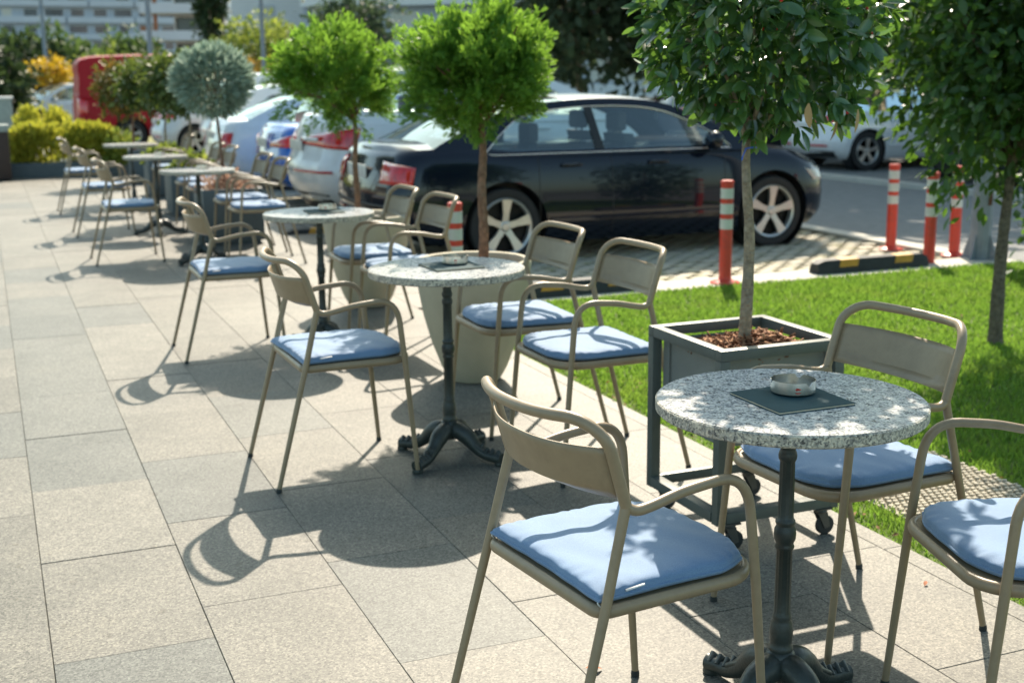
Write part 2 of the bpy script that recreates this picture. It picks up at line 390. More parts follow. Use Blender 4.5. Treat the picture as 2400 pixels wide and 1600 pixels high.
# stone slabs, 41 cm courses with staggered joints
b = MB(); cw = .41; ll = .745; offs = {-1: .0, 0: .23, 1: .45, 2: .13, 3: .36, 4: .55, 5: .0}
for i in range(-15, 8):
    x0 = .045+i*cw
    off = {-1: 3.71, 0: 3.21, 1: 3.42, 2: 4.35, 3: 3.84, 4: 3.55, 5: 2.285, 6: 3.0}.get(i, 3+rnd.random()*.7)
    y = off-ll*9
    while y < 24.6:
        y0, y1 = max(y, -2), min(y+ll, 24.6); xa, xb = x0, x0+cw
        y += ll
        if y1-y0 < .03: continue
        if y1 <= 7.66 or True:
            lim = 2.58 if y0 < 7.66 else 2.955
            if y0 < 7.66 < y1 and xb > 2.58: y0 = 7.66; lim = 2.955
            xb = min(xb, lim)
            if xb-xa < .03: continue
        g = .0009; e = .0011; z = rnd.uniform(-.0012, .0012)
        ym = (y0+y1)/2
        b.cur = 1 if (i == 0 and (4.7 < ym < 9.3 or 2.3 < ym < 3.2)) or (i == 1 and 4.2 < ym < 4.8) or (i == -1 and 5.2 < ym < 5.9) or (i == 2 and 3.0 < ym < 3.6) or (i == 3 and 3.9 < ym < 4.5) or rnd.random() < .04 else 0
        xa += g; xb -= g; ya = y0+g; yb = y1-g
        b.add([(xa, ya, -.012), (xb, ya, -.012), (xb, yb, -.012), (xa, yb, -.012), (xa, ya, z-e), (xb, ya, z-e), (xb, yb, z-e), (xa, yb, z-e),
               (xa+e, ya+e, z), (xb-e, ya+e, z), (xb-e, yb-e, z), (xa+e, yb-e, z)],
              [(0, 1, 5, 4), (1, 2, 6, 5), (2, 3, 7, 6), (3, 0, 4, 7), (4, 5, 9, 8), (5, 6, 10, 9), (6, 7, 11, 10), (7, 4, 8, 11), (8, 9, 10, 11)])
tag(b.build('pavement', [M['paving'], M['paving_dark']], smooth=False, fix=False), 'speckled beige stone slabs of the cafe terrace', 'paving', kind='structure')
b = MB(); b.box(2.587, 7.6, -2, 7.65, -.15, -.02)
tag(b.build('lawn', M['soil_lawn'], smooth=False), 'soil of the small lawn between terrace and car park', 'lawn', kind='structure')
b = MB(); b.box(2.965, 7.55, 7.655, 8.04, -.15, -.02, .01)
tag(b.build('concrete_path', M['concrete'], smooth=False), 'pale concrete strip along the edge of the lawn', 'path', kind='structure')
b = MB(); b.box(7.56, 7.78, -2, 70, -.15, -.05, .015); b.box(2.965, 3.08, 8.0, 24.6, -.15, -.03, .01)
tag(b.build('kerb', M['concrete'], smooth=False), 'low pale kerb beside the road', 'kerb', kind='structure')
b = MB(); b.box(3.08, 7.56, 8.0, 40, -.15, PZ-.025)
tag(b.build('parking_bed', M['dry_turf'], smooth=False), 'dry turf filling the gaps of the parking pavers', 'car park', kind='structure')
b = MB()
yy = 8.06; row = 0
while yy < 24:
    xx = 3.1+(row % 2)*.1
    while xx < 7.5:
        w = .155; h = .085; jz = rnd.uniform(-.006, .004)
        b.cur = 0
        b.prism([(xx+.02, yy), (xx+w-.02, yy), (xx+w, yy+h/2), (xx+w-.02, yy+h), (xx+.02, yy+h), (xx, yy+h/2)], PZ-.03, PZ+jz, 'z')
        xx += .2
    yy += .1; row += 1
tag(b.build('parking_pavers', M['paver'], smooth=False, fix=False), 'worn stone pavers with grass joints in the car park', 'pavers', kind='structure')
b = MB(); b.add([(7.78, -20, -.12), (11.9, -20, -.12), (11.9, 120, -.12), (7.78, 120, -.12)], [(0, 1, 2, 3)])
b.add([(-60, 25.2, -.13), (7.78, 25.2, -.13), (7.78, 120, -.13), (-60, 120, -.13)], [(0, 1, 2, 3)])
tag(b.build('road', M['asphalt'], smooth=False), 'dark grey asphalt lane behind the parked cars', 'road', kind='structure')
b = MB(); b.box(11.9, 12.06, -10, 70, -.16, -.045, .015)
tag(b.build('kerb', M['concrete'], smooth=False), 'pale kerb on the opposite side of the asphalt lane', 'kerb', kind='structure')
b = MB(); b.add([(12.06, -10, -.1), (60, -10, -.1), (60, 90, -.1), (12.06, 90, -.1)], [(0, 1, 2, 3)])
tag(b.build('parking_surface', M['asphalt'], smooth=False), 'grey asphalt parking area across the lane', 'car park', kind='structure')

def in_view(X, Y, mx=.62, zpt=0):
    d = np.stack([X, Y, np.full_like(X, zpt-CAMZ)], -1)
    z = d@np.array(W_); x = d@np.array(R_); y = d@np.array(U_)
    return (z > .5) & (np.abs(x/z) < mx) & (np.abs(y/z) < .5)

def make_grass():
    n = 420000
    X = nr.uniform(2.562, 7.55, n); Y = nr.uniform(.8, 7.6, n)
    dist = np.sqrt(X*X+Y*Y)
    keep = in_view(X, Y) & (nr.random(n) < np.clip(3.6/dist, .25, 1.0)**1.1)
    plate = (X > 2.77) & (X < 3.37) & (Y > 3.12) & (Y < 3.8)
    keep &= ~plate
    X, Y = X[keep], Y[keep]; n = len(X); dist = dist[keep]
    patch = .5+.5*np.sin(X*2.1+1.3*np.sin(Y*1.7))*np.sin(Y*2.6+X)
    edge = np.clip((X-2.57)/.12, .35, 1)
    h = nr.uniform(.017, .04, n)*(.75+.5*patch)*edge
    wd_ = nr.uniform(.0013, .0026, n)*np.clip(dist/3.4, 1, 2.2)
    a = nr.uniform(0, 2*PI, n); lean = nr.uniform(.1, .9, n)*h; la = nr.uniform(0, 2*PI, n)
    dx, dy = np.cos(a)*wd_, np.sin(a)*wd_; lx, ly = np.cos(la)*lean, np.sin(la)*lean
    z0 = -.02
    V = np.zeros((n, 5, 3))
    V[:, 0] = np.stack([X-dx, Y-dy, np.full(n, z0)], -1); V[:, 1] = np.stack([X+dx, Y+dy, np.full(n, z0)], -1)
    V[:, 2] = np.stack([X+dx*.8+lx*.35, Y+dy*.8+ly*.35, z0+h*.6], -1); V[:, 3] = np.stack([X-dx*.8+lx*.35, Y-dy*.8+ly*.35, z0+h*.6], -1)
    V[:, 4] = np.stack([X+lx, Y+ly, z0+h], -1)
    i = np.arange(n)[:, None]*5
    F = np.concatenate([i+np.array([0, 1, 2]), i+np.array([0, 2, 3]), i+np.array([3, 2, 4])])
    o = np_mesh('grass', V.reshape(-1, 3), F, M['grass'])
    tag(o, 'bright green mown grass of the small lawn', 'grass', kind='stuff')
make_grass()
# perforated plate set into the lawn
b = MB(); nx, ny = 22, 25; x0, x1, y0, y1 = 2.77, 3.37, 3.12, 3.80
b.box(x0, x1, y0, y1, -.02, -.008)
for i in range(nx):
    for j in range(ny):
        cx = x0+(i+.5+(.5 if j % 2 else 0))*(x1-x0)/(nx+.5); cy = y0+(j+.5)*(y1-y0)/ny
        r = .0105
        b.prism([(cx+r*math.cos(k*PI/3), cy+.8*r*math.sin(k*PI/3)) for k in range(6)], -.0085, .004+rnd.uniform(-.003, .003), 'z')
tag(b.build('drain_plate', M['drain'], smooth=False, fix=False), 'tan studded drainage plate set into the lawn', 'drain plate')

# ------------------------------------------------------------------ chair
def make_chair(label):
    t = thing('armchair', (0, 0, 0), label, 'chair')
    yf, yp = .244, .227
    J = lambda s: Vector((-.095, s*yp, .653))
    for s in (1, -1):
        b = MB(); b.tube([(-.267, s*yf, .006), (-.145, s*.2345, .455), J(s)], [.0088, .0108, .0112], 14)
        lg = b.build('leg', M['taupe'], t)
        b = MB(); b.lathe([(.0105, 0), (.0108, .008), (.0095, .016)], 12, (-.266, s*yf, 0)); b.build('foot_cap', M['rubber'], lg)
        b = MB(); b.tube([(.267, s*yf, .006), (.229, s*.2362, .44), (.2145, s*.231, .585)], [.0088, .0108, .0112], 14)
        lg = b.build('leg', M['taupe'], t)
        b = MB(); b.lathe([(.0105, 0), (.0108, .008), (.0095, .016)], 12, (.2665, s*yf, 0)); b.build('foot_cap', M['rubber'], lg)
        pth = arc((.2145, s*.231, .585), (.206, s*.2285, .672), (.125, s*.229, .668), 8)+smooth_path([(.125, s*.229, .668), (.04, s*.23, .66), (-.035, s*.231, .645), (-.072, s*.2295, .641), (-.093, s*.2275, .65)], 5)[1:]
        b = MB(); b.tube(pth, .0112, 14); b.build('armrest', M['taupe'], t)
    # back frame: a U that bends backwards above the armrests, bowed in plan
    dv = Vector((-.055, 0, .18)).normalized()
    def back_pt(y, s):
        bow = .07*(1-min(1, abs(y)/yp)**2.3)*min(1, s/.025)
        return Vector((-.095, y, .653))+dv*s+Vector((-bow, 0, -bow*.1))
    H = .19; rc = .07; pth = []
    for k in range(5): pth.append(back_pt(-yp, k*(H-rc)/4))
    for k in range(1, 9):
        a = PI/2*k/8; pth.append(back_pt(-yp+rc*(1-math.cos(a)), H-rc+rc*math.sin(a)))
    for k in range(1, 12): pth.append(back_pt(-yp+rc+(2*yp-2*rc)*k/12, H))
    for k in range(0, 9):
        a = PI/2*k/8; pth.append(back_pt(yp-rc+rc*math.sin(a), H-rc+rc*math.cos(a)))
    for k in range(1, 5): pth.append(back_pt(yp, (H-rc)*(1-k/4)))
    b = MB(); b.tube(pth, .0122, 14); b.build('back_frame', M['taupe'], t)
    rows = []
    for k in range(7):
        s = .016+.112*k/6
        rows.append([back_pt(-yp*.965+2*yp*.965*i/24, s) for i in range(25)])
    b = MB(); b.grid(rows); b.build('back_panel', M['taupe'], t, solid=.003)
    # seat frame: closed loop with round front corners
    def loop(x0, x1, hy, rr, rf, z, n=6):
        L = []
        for (cx, cy, r, a0) in ((x1-rf, hy-rf, rf, 0), (x0+rr, hy-rr, rr, 90), (x0+rr, -hy+rr, rr, 180), (x1-rf, -hy+rf, rf, 270)):
            for k in range(n+1):
                a = math.radians(a0+90*k/n); L.append((cx+r*math.cos(a), cy+r*math.sin(a), z))
        return L
    b = MB(); b.tube(loop(-.152, .262, .2225, .03, .095, .441, 8), .0115, 12, closed=True, flat=1.25); b.build('seat_frame', M['taupe'], t)
    lo = loop(-.148, .257, .218, .028, .092, .4525, 8); b = MB()
    b.add(lo+[(p[0], p[1], .4495) for p in lo], [list(range(len(lo))), list(range(len(lo), 2*len(lo)))[::-1]]+[[k, len(lo)+k, len(lo)+(k+1) % len(lo), (k+1) % len(lo)] for k in range(len(lo))])
    b.build('seat_pan', M['taupe'], t, smooth=False)
    return t

def make_cushion(label, seed=1):
    r = random.Random(seed)
    t = thing('seat_cushion', (0, 0, 0), label, 'cushion')
    n = 56; x0, x1, hy = -.156, .258, .2195; rows = []; rowsb = []
    ph = [r.uniform(0, 6) for _ in range(12)]
    def plan(u, w):                                 # square to rounded seat outline
        x = (x0+x1)/2+(x1-x0)/2*u; y = hy*w
        if u > 0:                                   # round the front corners
            k = max(0, abs(u)-.45)/.55*max(0, abs(w)-.45)/.55
            x -= .033*k**1.2; y -= math.copysign(.033*k**1.2, w)
        edge = .002*math.sin(3*w+ph[0])*abs(u)**6+.0008*math.sin(14*w+ph[1])*abs(u)**8
        ey = .002*math.sin(4*u+ph[2])*abs(w)**6
        pinch = 1-.012*(1-abs(w)**2)*abs(u)**8; pin2 = 1-.008*(1-abs(u)**2)*abs(w)**8
        return (x-(x0+x1)/2)*pinch+(x0+x1)/2+edge, y*pin2+ey
    for i in range(n+1):
        u = -1+2*i/n; row = []; rb = []
        for j in range(n+1):
            w = -1+2*j/n
            # denser towards the edges
            uu = math.copysign(1-(1-abs(u))**1.35, u) if u else 0; ww = math.copysign(1-(1-abs(w))**1.35, w) if w else 0
            x, y = plan(uu, ww); e = min(1-abs(uu), 1-abs(ww))
            dome = (1-abs(uu)**9)*(1-abs(ww)**9)
            puff = (dome**.24)*.023+.002*(1-uu*uu)*(1-ww*ww)
            fall = max(0, 1-e/.24)*min(1, e/.035)
            if 1-abs(uu) < 1-abs(ww): pk = math.sin(ww*26+2*math.sin(ww*7+ph[3])+ph[4])
            else: pk = math.sin(uu*26+2*math.sin(uu*9+ph[5])+ph[6])
            wr = .0016*fall*pk+.0011*math.sin(uu*7+2.5*ww+ph[7])*math.sin(ww*3.1+ph[8])*dome+.0011*math.sin(13*uu+1.5*math.sin(4*ww+ph[9]))*dome
            row.append((x, y, .4675+puff+wr)); rb.append((x, y, .4655-min(.0105, puff*.5)))
        rows.append(row); rowsb.append(rb)
    b = MB(); b.grid(rows); b.grid(rowsb); c = b.build('pad', M['fabric'], t, ang=80)
    edge = []
    for j in range(0, n): edge.append(rows[0][j])
    for i in range(0, n): edge.append(rows[i][n])
    for j in range(n, 0, -1): edge.append(rows[n][j])
    for i in range(n, 0, -1): edge.append(rows[i][0])
    b = MB(); b.tube([(p[0], p[1], (.4668)) for p in edge], .0036, 6, closed=True); b.build('piping', M['fabric'], t)
    b = MB(); y = -hy*.985; b.add([(-.095, y-.004, .478), (-.05, y-.004, .482), (-.05, y-.0075, .479), (-.095, y-.0075, .475)], [(0, 1, 2, 3)]); b.build('tag', M['white_tag'], t, solid=.0012)
    for s in (1, -1):
        b = MB(); b.tube(smooth_path([(-.148, s*.208, .466), (-.158, s*.217, .462), (-.152, s*.219, .452), (-.143, s*.216, .44), (-.15, s*.205, .43)], 4), .0016, 6); b.build('tie_cord', M['white_tag'], t)
    return t

CH = [  # x, y, facing in degrees, chair label, cushion label
 (1.15, 2.285, 7, 'large taupe armchair seen from behind, drawn up to the table under the holly', 'sunlit blue cushion with puckered edge on the armchair seen from behind'),
 (2.085, 2.645, 183.5, 'taupe armchair facing the granite table, just in front of the wheeled metal planter', 'blue cushion with dappled leaf shade on the armchair before the metal planter'),
 (2.10, 1.955, 162.5, 'taupe armchair cut by the frame edge, arm over the drainage plate', 'blue cushion cut by the frame edge with sharp leaf shadows'),
 (1.135, 4.577, 1, 'taupe armchair alone on the open side of the table by the cream pot', 'blue cushion half in sun on the lone armchair by the cream pot table'),
 (2.10, 4.215, 181, 'taupe armchair between the wheeled planter and its twin chair at the second table', 'bright sunlit blue cushion on the armchair nearest the wheeled planter'),
 (2.09, 4.88, 180, 'taupe armchair hiding the yellow black wheel stop, next to the big cream pot', 'blue cushion with rail shadow, directly in front of the cream pot'),
 (1.147, 6.867, 0, 'taupe armchair on the terrace side of the third table from the front', 'blue cushion on the terrace side armchair of the third table'),
 (2.12, 6.50, 181, 'taupe armchair with an orange bollard showing through its back', 'blue cushion below the armchair back with the bollard behind'),
 (2.09, 7.08, 179, 'taupe armchair whose back stands against the dark saloon rear bumper', 'white lit blue cushion above the rim of the farther cream pot'),
 (1.012, 10.82, 1, 'blurred taupe armchair on the terrace side of the fourth table', 'pale blue cushion on the terrace side armchair of the fourth table'),
 (2.05, 10.2, 180, 'blurred taupe armchair before the white crossover bumper', 'sun bleached blue cushion before the white crossover bumper'),
 (2.06, 10.94, 181, 'blurred taupe armchair in front of the blue car', 'sun bleached blue cushion in front of the blue car'),
 (1.0, 12.86, 1, 'small taupe armchair on the terrace side of the fifth table', 'pale blue cushion of the fifth table terrace side chair'),
 (2.03, 12.35, 181, 'small taupe armchair by the blue car tail, at the fifth table', 'blue cushion behind the flower planter at the fifth table'),
 (2.03, 13.1, 180, 'small taupe armchair half hidden behind the fifth table', 'blue cushion on the half hidden chair of the fifth table'),
 (.975, 15.15, 0, 'last taupe armchair of the row, standing before the golden hedge', 'blue cushion on the last chair before the golden hedge'),
 (2.06, 15.3, 180, 'far taupe armchair under the blue grey topiary, at the last table', 'blue cushion under the blue grey topiary at the last table'),
]
GC = 'taupe metal armchairs around the cafe tables'; GQ = 'blue seat cushions on the armchairs'
ch0 = make_chair(CH[0][3]); cushes = [make_cushion('x', s) for s in (3, 8, 21)]
for i, (x, y, a, l1, l2) in enumerate(CH):
    if i == 0: o = ch0; o.location = (x, y, 0); o.rotation_euler = (0, 0, math.radians(a)); o['group'] = GC
    else: dup(ch0, (x, y, 0), math.radians(a), l1, GC)
    ca = math.radians(a+rnd.uniform(-2.5, 2.5)); off = rnd.uniform(-.004, .008)
    p = (x+off*math.cos(ca), y+off*math.sin(ca), 0)
    if i < 3: o = cushes[i]; o.location = p; o.rotation_euler = (0, 0, ca); o['label'] = l2; o['group'] = GQ
    else: dup(cushes[i % 3], p, ca, l2, GQ)

# ------------------------------------------------------------------ tables
def make_table(label):
    t = thing('bistro_table', (0, 0, 0), label, 'table')
    b = MB(); R = .3; b.lathe([(R-.0035, .757), (.0001, .757)], 96, caps=False); b.cur = 1; b.lathe([(.0001, .7285), (R-.004, .7285), (R, .7325), (R, .7535), (R-.0035, .757)], 96, caps=False); b.build('table_top', [M['granite'], M['granite_rim']], t, ang=30)
    b = MB(); b.lathe([(.0001, .716), (.03, .716), (.075, .7205), (.078, .7284), (.0001, .7284)], 32)
    for k in range(4):
        a = k*PI/2+.4; b.tube([(.03*math.cos(a), .03*math.sin(a), .722), (.17*math.cos(a), .17*math.sin(a), .7245)], [.012, .007], 8)
    b.build('mounting_plate', M['iron'], t)
    prof = [(.034, .1), (.036, .135), (.032, .148), (.0275, .152), (.029, .158), (.0275, .164), (.025, .168), (.0265, .18), (.0275, .2), (.025, .222), (.021, .23), (.0225, .236), (.0205, .242), (.0192, .25), (.0182, .40),
            (.0215, .404), (.0225, .409), (.0205, .414), (.0205, .418), (.0245, .426), (.0255, .438), (.0245, .45), (.0205, .458), (.0205, .461), (.0228, .466), (.0225, .471), (.0195, .475), (.0182, .482), (.0170, .61),
            (.0182, .613), (.0205, .618), (.0212, .626), (.0195, .634), (.0172, .638), (.0172, .642), (.0205, .648), (.0208, .656), (.019, .662), (.0172, .666), (.0168, .7), (.021, .708), (.022, .716)]
    b = MB(); b.lathe(prof, 48, flute=lambda z: .249 < z < .401 or .481 < z < .611 or .668 < z < .701); b.build('column', M['iron'], t, ang=55)
    for k in range(4):
        a = math.radians(67.5+90*k); d = Vector((math.cos(a), math.sin(a), 0)); q = Vector((-d.y, d.x, 0)); b = MB()
        pts = smooth_path([d*.0+Vector((0, 0, .1)), d*.035+Vector((0, 0, .115)), d*.075+Vector((0, 0, .1)), d*.12+Vector((0, 0, .06)), d*.165+Vector((0, 0, .034)), d*.205+Vector((0, 0, .03)), d*.235+Vector((0, 0, .026))], 5)
        rr = [.03, .036, .034, .025, .021, .022, .024]; m = len(pts)
        rs = [interp([(i/6, r) for i, r in enumerate(rr)], k2/(m-1)) for k2 in range(m)]
        b.tube(pts, rs, 12)
        for (e, h, r) in ((.218, .045, .013), (.192, .05, .011), (.168, .052, .010), (.145, .066, .009)):     # cast scroll ridges
            b.tube([d*e+q*(-.017)+Vector((0, 0, h-.008)), d*(e+.004)+Vector((0, 0, h+.004)), d*e+q*.017+Vector((0, 0, h-.008))], [r*.6, r, r*.6], 8)
        for s in (1, -1): b.tube(smooth_path([d*.02+q*.02*s+Vector((0, 0, .135)), d*.06+q*.022*s+Vector((0, 0, .118)), d*.11+q*.016*s+Vector((0, 0, .08)), d*.16+q*.013*s+Vector((0, 0, .05))], 4), [.008]*13, 7)
        b.lathe([(.0001, 0), (.02, .0), (.022, .006), (.02, .014), (.0001, .016)], 14, tuple(d*.228))
        b.build('base_leg', M['iron'], t, ang=60)
    return t
TB = [(1.615, 2.275, 'large speckled granite table beside the holly planter, menu and ashtray on it'), (1.588, 4.485, 'speckled granite bistro table standing before the big cream pot'),
      (1.64, 6.69, 'sun bleached round bistro table before the farther cream pot'), (1.564, 10.396, 'blurred round table in front of the flower planter'),
      (1.494, 12.514, 'blurred round table one place before the last of the row'), (1.527, 14.966, 'last small round table of the row, by the hedge')]
GT = 'round granite bistro tables on the terrace'
tb0 = make_table(TB[0][2]); tb0['group'] = GT
for i, (x, y, l) in enumerate(TB):
    if i == 0: tb0.location = (x, y, 0); tb0.rotation_euler = (0, 0, math.radians(34.5))
    else: dup(tb0, (x, y, 0), math.radians(-30 if i == 1 else rnd.uniform(-40, 40)), l, GT)

def make_menu(label):
    t = thing('menu_folder', (0, 0, 0), label, 'menu')
    def sheet(name, s, z0, mat, lift=0, th=.0014):
        b = MB(); n = 10; rows = []; rb = []
        for i in range(n+1):
            u = -s+2*s*i/n; r = []; q = []
            for j in range(n+1):
                w = -s+2*s*j/n; z = z0+lift*max(0, (u+s)/(2*s))**3*max(0, (s-w)/(2*s))**2
                r.append((u, w, z+th)); q.append((u, w, z))
            rows.append(r); rb.append(q)
        b.grid(rows); b.grid(rb)
        e = [rows[0][j] for j in range(n)]+[rows[i][n] for i in range(n)]+[rows[n][j] for j in range(n, 0, -1)]+[rows[i][0] for i in range(n, 0, -1)]
        f = [(p[0], p[1], p[2]-th) for p in e]; b.grid([e+[e[0]], f+[f[0]]])
        return b.build(name, mat, t, ang=30)
    sheet('back_cover', .0985, 0, M['menu']); sheet('pages', .0965, .0015, M['paper'], .004, .0032); sheet('front_cover', .0985, .0048, M['menu'], .005)
    return t
def make_ashtray(label):
    t = thing('ashtray', (0, 0, 0), label, 'ashtray')
    b = MB(); n = 64; R = .05; H = .031; out = []; inn = []
    def rim(a):
        d = [abs((a-c+PI) % (2*PI)-PI) for c in (.7, .7+2*PI/3, .7+4*PI/3)]
        return H-(.009*max(0, 1-(min(d)/.17)**2))
    A = [2*PI*k/n for k in range(n)]
    rows = [[(r*math.cos(a), r*math.sin(a), 0) for a in A] for r in (.001, R-.006)]
    rows.append([(R*math.cos(a), R*math.sin(a), .004) for a in A])
    rows.append([(R*math.cos(a), R*math.sin(a), rim(a)) for a in A])
    rows.append([((R-.0015)*math.cos(a), (R-.0015)*math.sin(a), rim(a)) for a in A])
    rows.append([((R-.002)*math.cos(a), (R-.002)*math.sin(a), .005) for a in A])
    rows.append([((R-.006)*math.cos(a), (R-.006)*math.sin(a), .003) for a in A]); rows.append([(.001*math.cos(a), .001*math.sin(a), .003) for a in A])
    b.grid(rows, closed=True); b.build('bowl', M['steel'], t, ang=35)
    b = MB(); a0 = math.radians(-112)
    pts = [(-.007, .004), (-.002, .0075), (.003, .006), (.008, .0045), (.003, .002), (-.004, .0015)]
    V = []
    for (u, z) in pts:
        a = a0+u/R; V.append(((R+.0004)*math.cos(a), (R+.0004)*math.sin(a), .0135+z))
    b.add(V, [list(range(6))])
    for (u0, u1, z0, z1) in ((-.006, .006, .0095, .0108), (-.004, .004, .0070, .0082)):
        V = []
        for (u, z) in ((u0, z0), (u1, z0), (u1, z1), (u0, z1)):
            a = a0+u/R; V.append(((R+.0004)*math.cos(a), (R+.0004)*math.sin(a), z))
        b.add(V, [(0, 1, 2, 3)])
    b.build('logo_print', M['red_print'], t, smooth=False, fix=False)
    return t
ML = ['dark teal menu folder with cream page edges on the table by the holly planter', 'dark menu folder on the table before the big cream pot', 'dark menu folder on the sun bleached third table']
AL = ['round steel ashtray with small red print on the menu of the large granite table', 'steel ashtray on the menu of the table before the big cream pot', 'steel ashtray on the sun bleached third table', 'blurred ashtray on the table in front of the flower planter', 'tiny ashtray on the table one place before the last']
m0 = make_menu(ML[0]); a0 = make_ashtray(AL[0])
offs_m = [(-.005, -.012, 1.57), (.02, .0, 1.62), (.03, .0, 1.5)]
for i in range(5):
    x, y = TB[i][0], TB[i][1]; dx, dy, r = offs_m[i] if i < 3 else (.02, 0, 1.6)
    p = (x+dx, y+dy, .7575)
    if i == 0: m0.location = p; m0.rotation_euler = (0, 0, r); m0['group'] = 'menu folders on the tables'
    elif i < 3: dup(m0, p, r, ML[i], 'menu folders on the tables')
    q = (x+dx+.028, y+dy+.035, .7646 if i < 3 else .7575)
    if i == 0: a0.location = q; a0['group'] = 'ashtrays on the tables'
    else: dup(a0, q, rnd.uniform(-.2, .2), AL[i], 'ashtrays on the tables')

# ------------------------------------------------------------------ foliage
def unit(v): return v/np.maximum(np.linalg.norm(v, axis=-1, keepdims=True), 1e-9)
def place(tv, tf, P, D, Nn, S):
    """instances of a template (x along D, z along the normal) as one mesh's arrays"""
    D = unit(D); B_ = unit(np.cross(Nn, D)); Nz = np.cross(D, B_)
    n = len(P); k = len(tv)
    V = P[:, None, :]+S[:, None, None]*(tv[None, :, 0:1]*D[:, None, :]+tv[None, :, 1:2]*B_[:, None, :]+tv[None, :, 2:3]*Nz[:, None, :])
    F = (np.arange(n)[:, None, None]*k+tf[None]).reshape(-1, tf.shape[1])
    return V.reshape(-1, 3), F
def leaf_tpl(w=.42, fold=.12, curl=.1, n=4):
    """elliptic pointed leaf, unit length, folded along the midrib: quads"""
    st = np.linspace(0, 1, n+1); V = []; F = []
    for x in st:
        hw = w*.5*(math.sin(PI*min(1, x*.93+.035))**.8); z = -curl*x*x
        V += [(x, -hw, z+fold*hw*2), (x, 0, z), (x, hw, z+fold*hw*2)]
    for i in range(n):
        o = 3*i; F += [(o, o+3, o+4, o+1), (o+1, o+4, o+5, o+2)]
    return np.array(V), np.array(F)
def crown_points(n, c, r, seed, lump=.22, shell=.5, freq=3.0):
    g = np.random.default_rng(seed); d = unit(g.normal(size=(n, 3)))
    ph = g.uniform(0, 6, 6)
    lum = 1+lump*(np.sin(freq*d[:, 0]*2+ph[0])*np.sin(freq*d[:, 1]*2+ph[1])+.7*np.sin(freq*3.1*d[:, 2]+ph[2]+2*d[:, 0])*np.sin(freq*2.7*d[:, 1]+ph[3]))
    rad = lum*(shell+(1-shell)*g.random(n)**.6)
    return np.array(c)+d*np.array(r)*rad[:, None], d, g
def trunk_mesh(path, r0, r1, name, mat, parent, limbs=(), n=12):
    b = MB(); P = smooth_path(path, 8); m = len(P)
    rs = [(r0+(r1-r0)*i/(m-1))*(1+.06*math.sin(i*1.7)+.04*math.sin(i*3.1)) for i in range(m)]; rs[0] *= 1.15; rs = [q*(1+.09*max(0, math.sin(i*2.3+1))**6) for i, q in enumerate(rs)]
    b.tube(P, rs, n)
    for (pts, a, c) in limbs:
        Q = smooth_path(pts, 4); k = len(Q); b.tube(Q, [a+(c-a)*i/(k-1) for i in range(k)], 7)
    return b.build(name, mat, parent, ang=70)
def limb_set(p0, c, r, n, seed, a, z0=0.0):
    g = random.Random(seed); out = []
    for k in range(n):
        th = 2*PI*k/n+g.uniform(-.3, .3); e = g.uniform(-.35, .75)
        q = Vector((c[0]+r[0]*.75*math.cos(th), c[1]+r[1]*.75*math.sin(th), c[2]+r[2]*e))
        s = Vector(p0)+Vector((0, 0, g.uniform(-z0, z0)))
        mid = s.lerp(q, .5)+Vector((0, 0, r[2]*.12)); out.append(([s, mid, q], a, a*.35))
    return out
LEAF = leaf_tpl(); CARD = leaf_tpl(.62, .1, .12, 2)

def leafy_tree(name, label, cat, loc, h, c, r, n, size, mat, seed, bark, tr, group=None, lump=.25, shell=.35, limbs=6, lean=(0, 0), tpl=None, droop=0.0, out=1.0, whorl=0, lean_mid=None):
    """trunk with limbs and a crown of separate leaves; c and r are the crown's centre and radii about loc"""
    t = thing(name, loc, label, cat, group=group)
    top = (c[0], c[1], c[2]+r[2]*.35)
    trunk_mesh([(0, 0, 0), ((lean_mid or lean)[0]*.5, (lean_mid or lean)[1]*.5, h*.5), (lean[0], lean[1], h), top], tr, tr*.35, 'trunk', bark, t,
               limb_set((lean[0], lean[1], h), c, r, limbs, seed, tr*.42, h*.04))
    P, d, g = crown_points(n, c, r, seed, lump, shell)
    m = len(P)
    if whorl:
        P = np.repeat(P, whorl, 0); d = np.repeat(d, whorl, 0); m = len(P)
        P = P+g.normal(size=P.shape)*size*.10
    D = unit(d*out+g.normal(size=(m, 3))*.75+np.array([0, 0, -droop])); Nn = unit(g.normal(size=(m, 3))*.55+d*.5+np.array([0, 0, .7]))
    S = size*g.uniform(.65, 1.25, m)
    tv, tf = tpl or CARD
    V, F = place(tv, tf, P, D, Nn, S)
    np_mesh('crown', V, F, mat, t)
    return t, P, g

# the clipped holly in the wheeled planter
PLX, PLY = 2.225, 3.40
t, P, g = leafy_tree('holly_tree', 'glossy dark green standard holly with red berries growing in the wheeled planter', 'tree', (PLX, PLY, .585), .70, (.052, 0, 1.05), (.375, .375, .35), 760, .062, M['holly'], 5, M['bark'], .0215,
                     lump=.13, shell=.45, limbs=9, lean=(-.012, 0), tpl=leaf_tpl(.46, .14, .12, 5), droop=.35, whorl=5, lean_mid=(.02, 0))
k = g.choice(len(P), 34, replace=False); b = MB(); c0 = np.array((.052, 0, 1.05))
for p in P[k]:
    q = c0+(p-c0)*1.03
    b.lathe([(.0001, -.0055), (.004, -.004), (.0058, 0), (.004, .004), (.0001, .0055)], 8, tuple(q))
b.build('berries', M['berry'], t)
for (x, y, z, a) in ((.10, -.30, .76, .3), (.17, -.31, .78, 1.1), (-.02, -.33, .80, 2.0)):
    tv, tf = leaf_tpl(.4, .2, .3, 4); ca, sa = math.cos(a), math.sin(a)
    b = MB(); b.add([(x+.06*(v[2]*ca+v[1]*sa), y+.06*v[1]*ca, z-.07*v[0]) for v in tv], [list(f) for f in tf]); b.build('dry_leaf', M['holly_dead'], t)
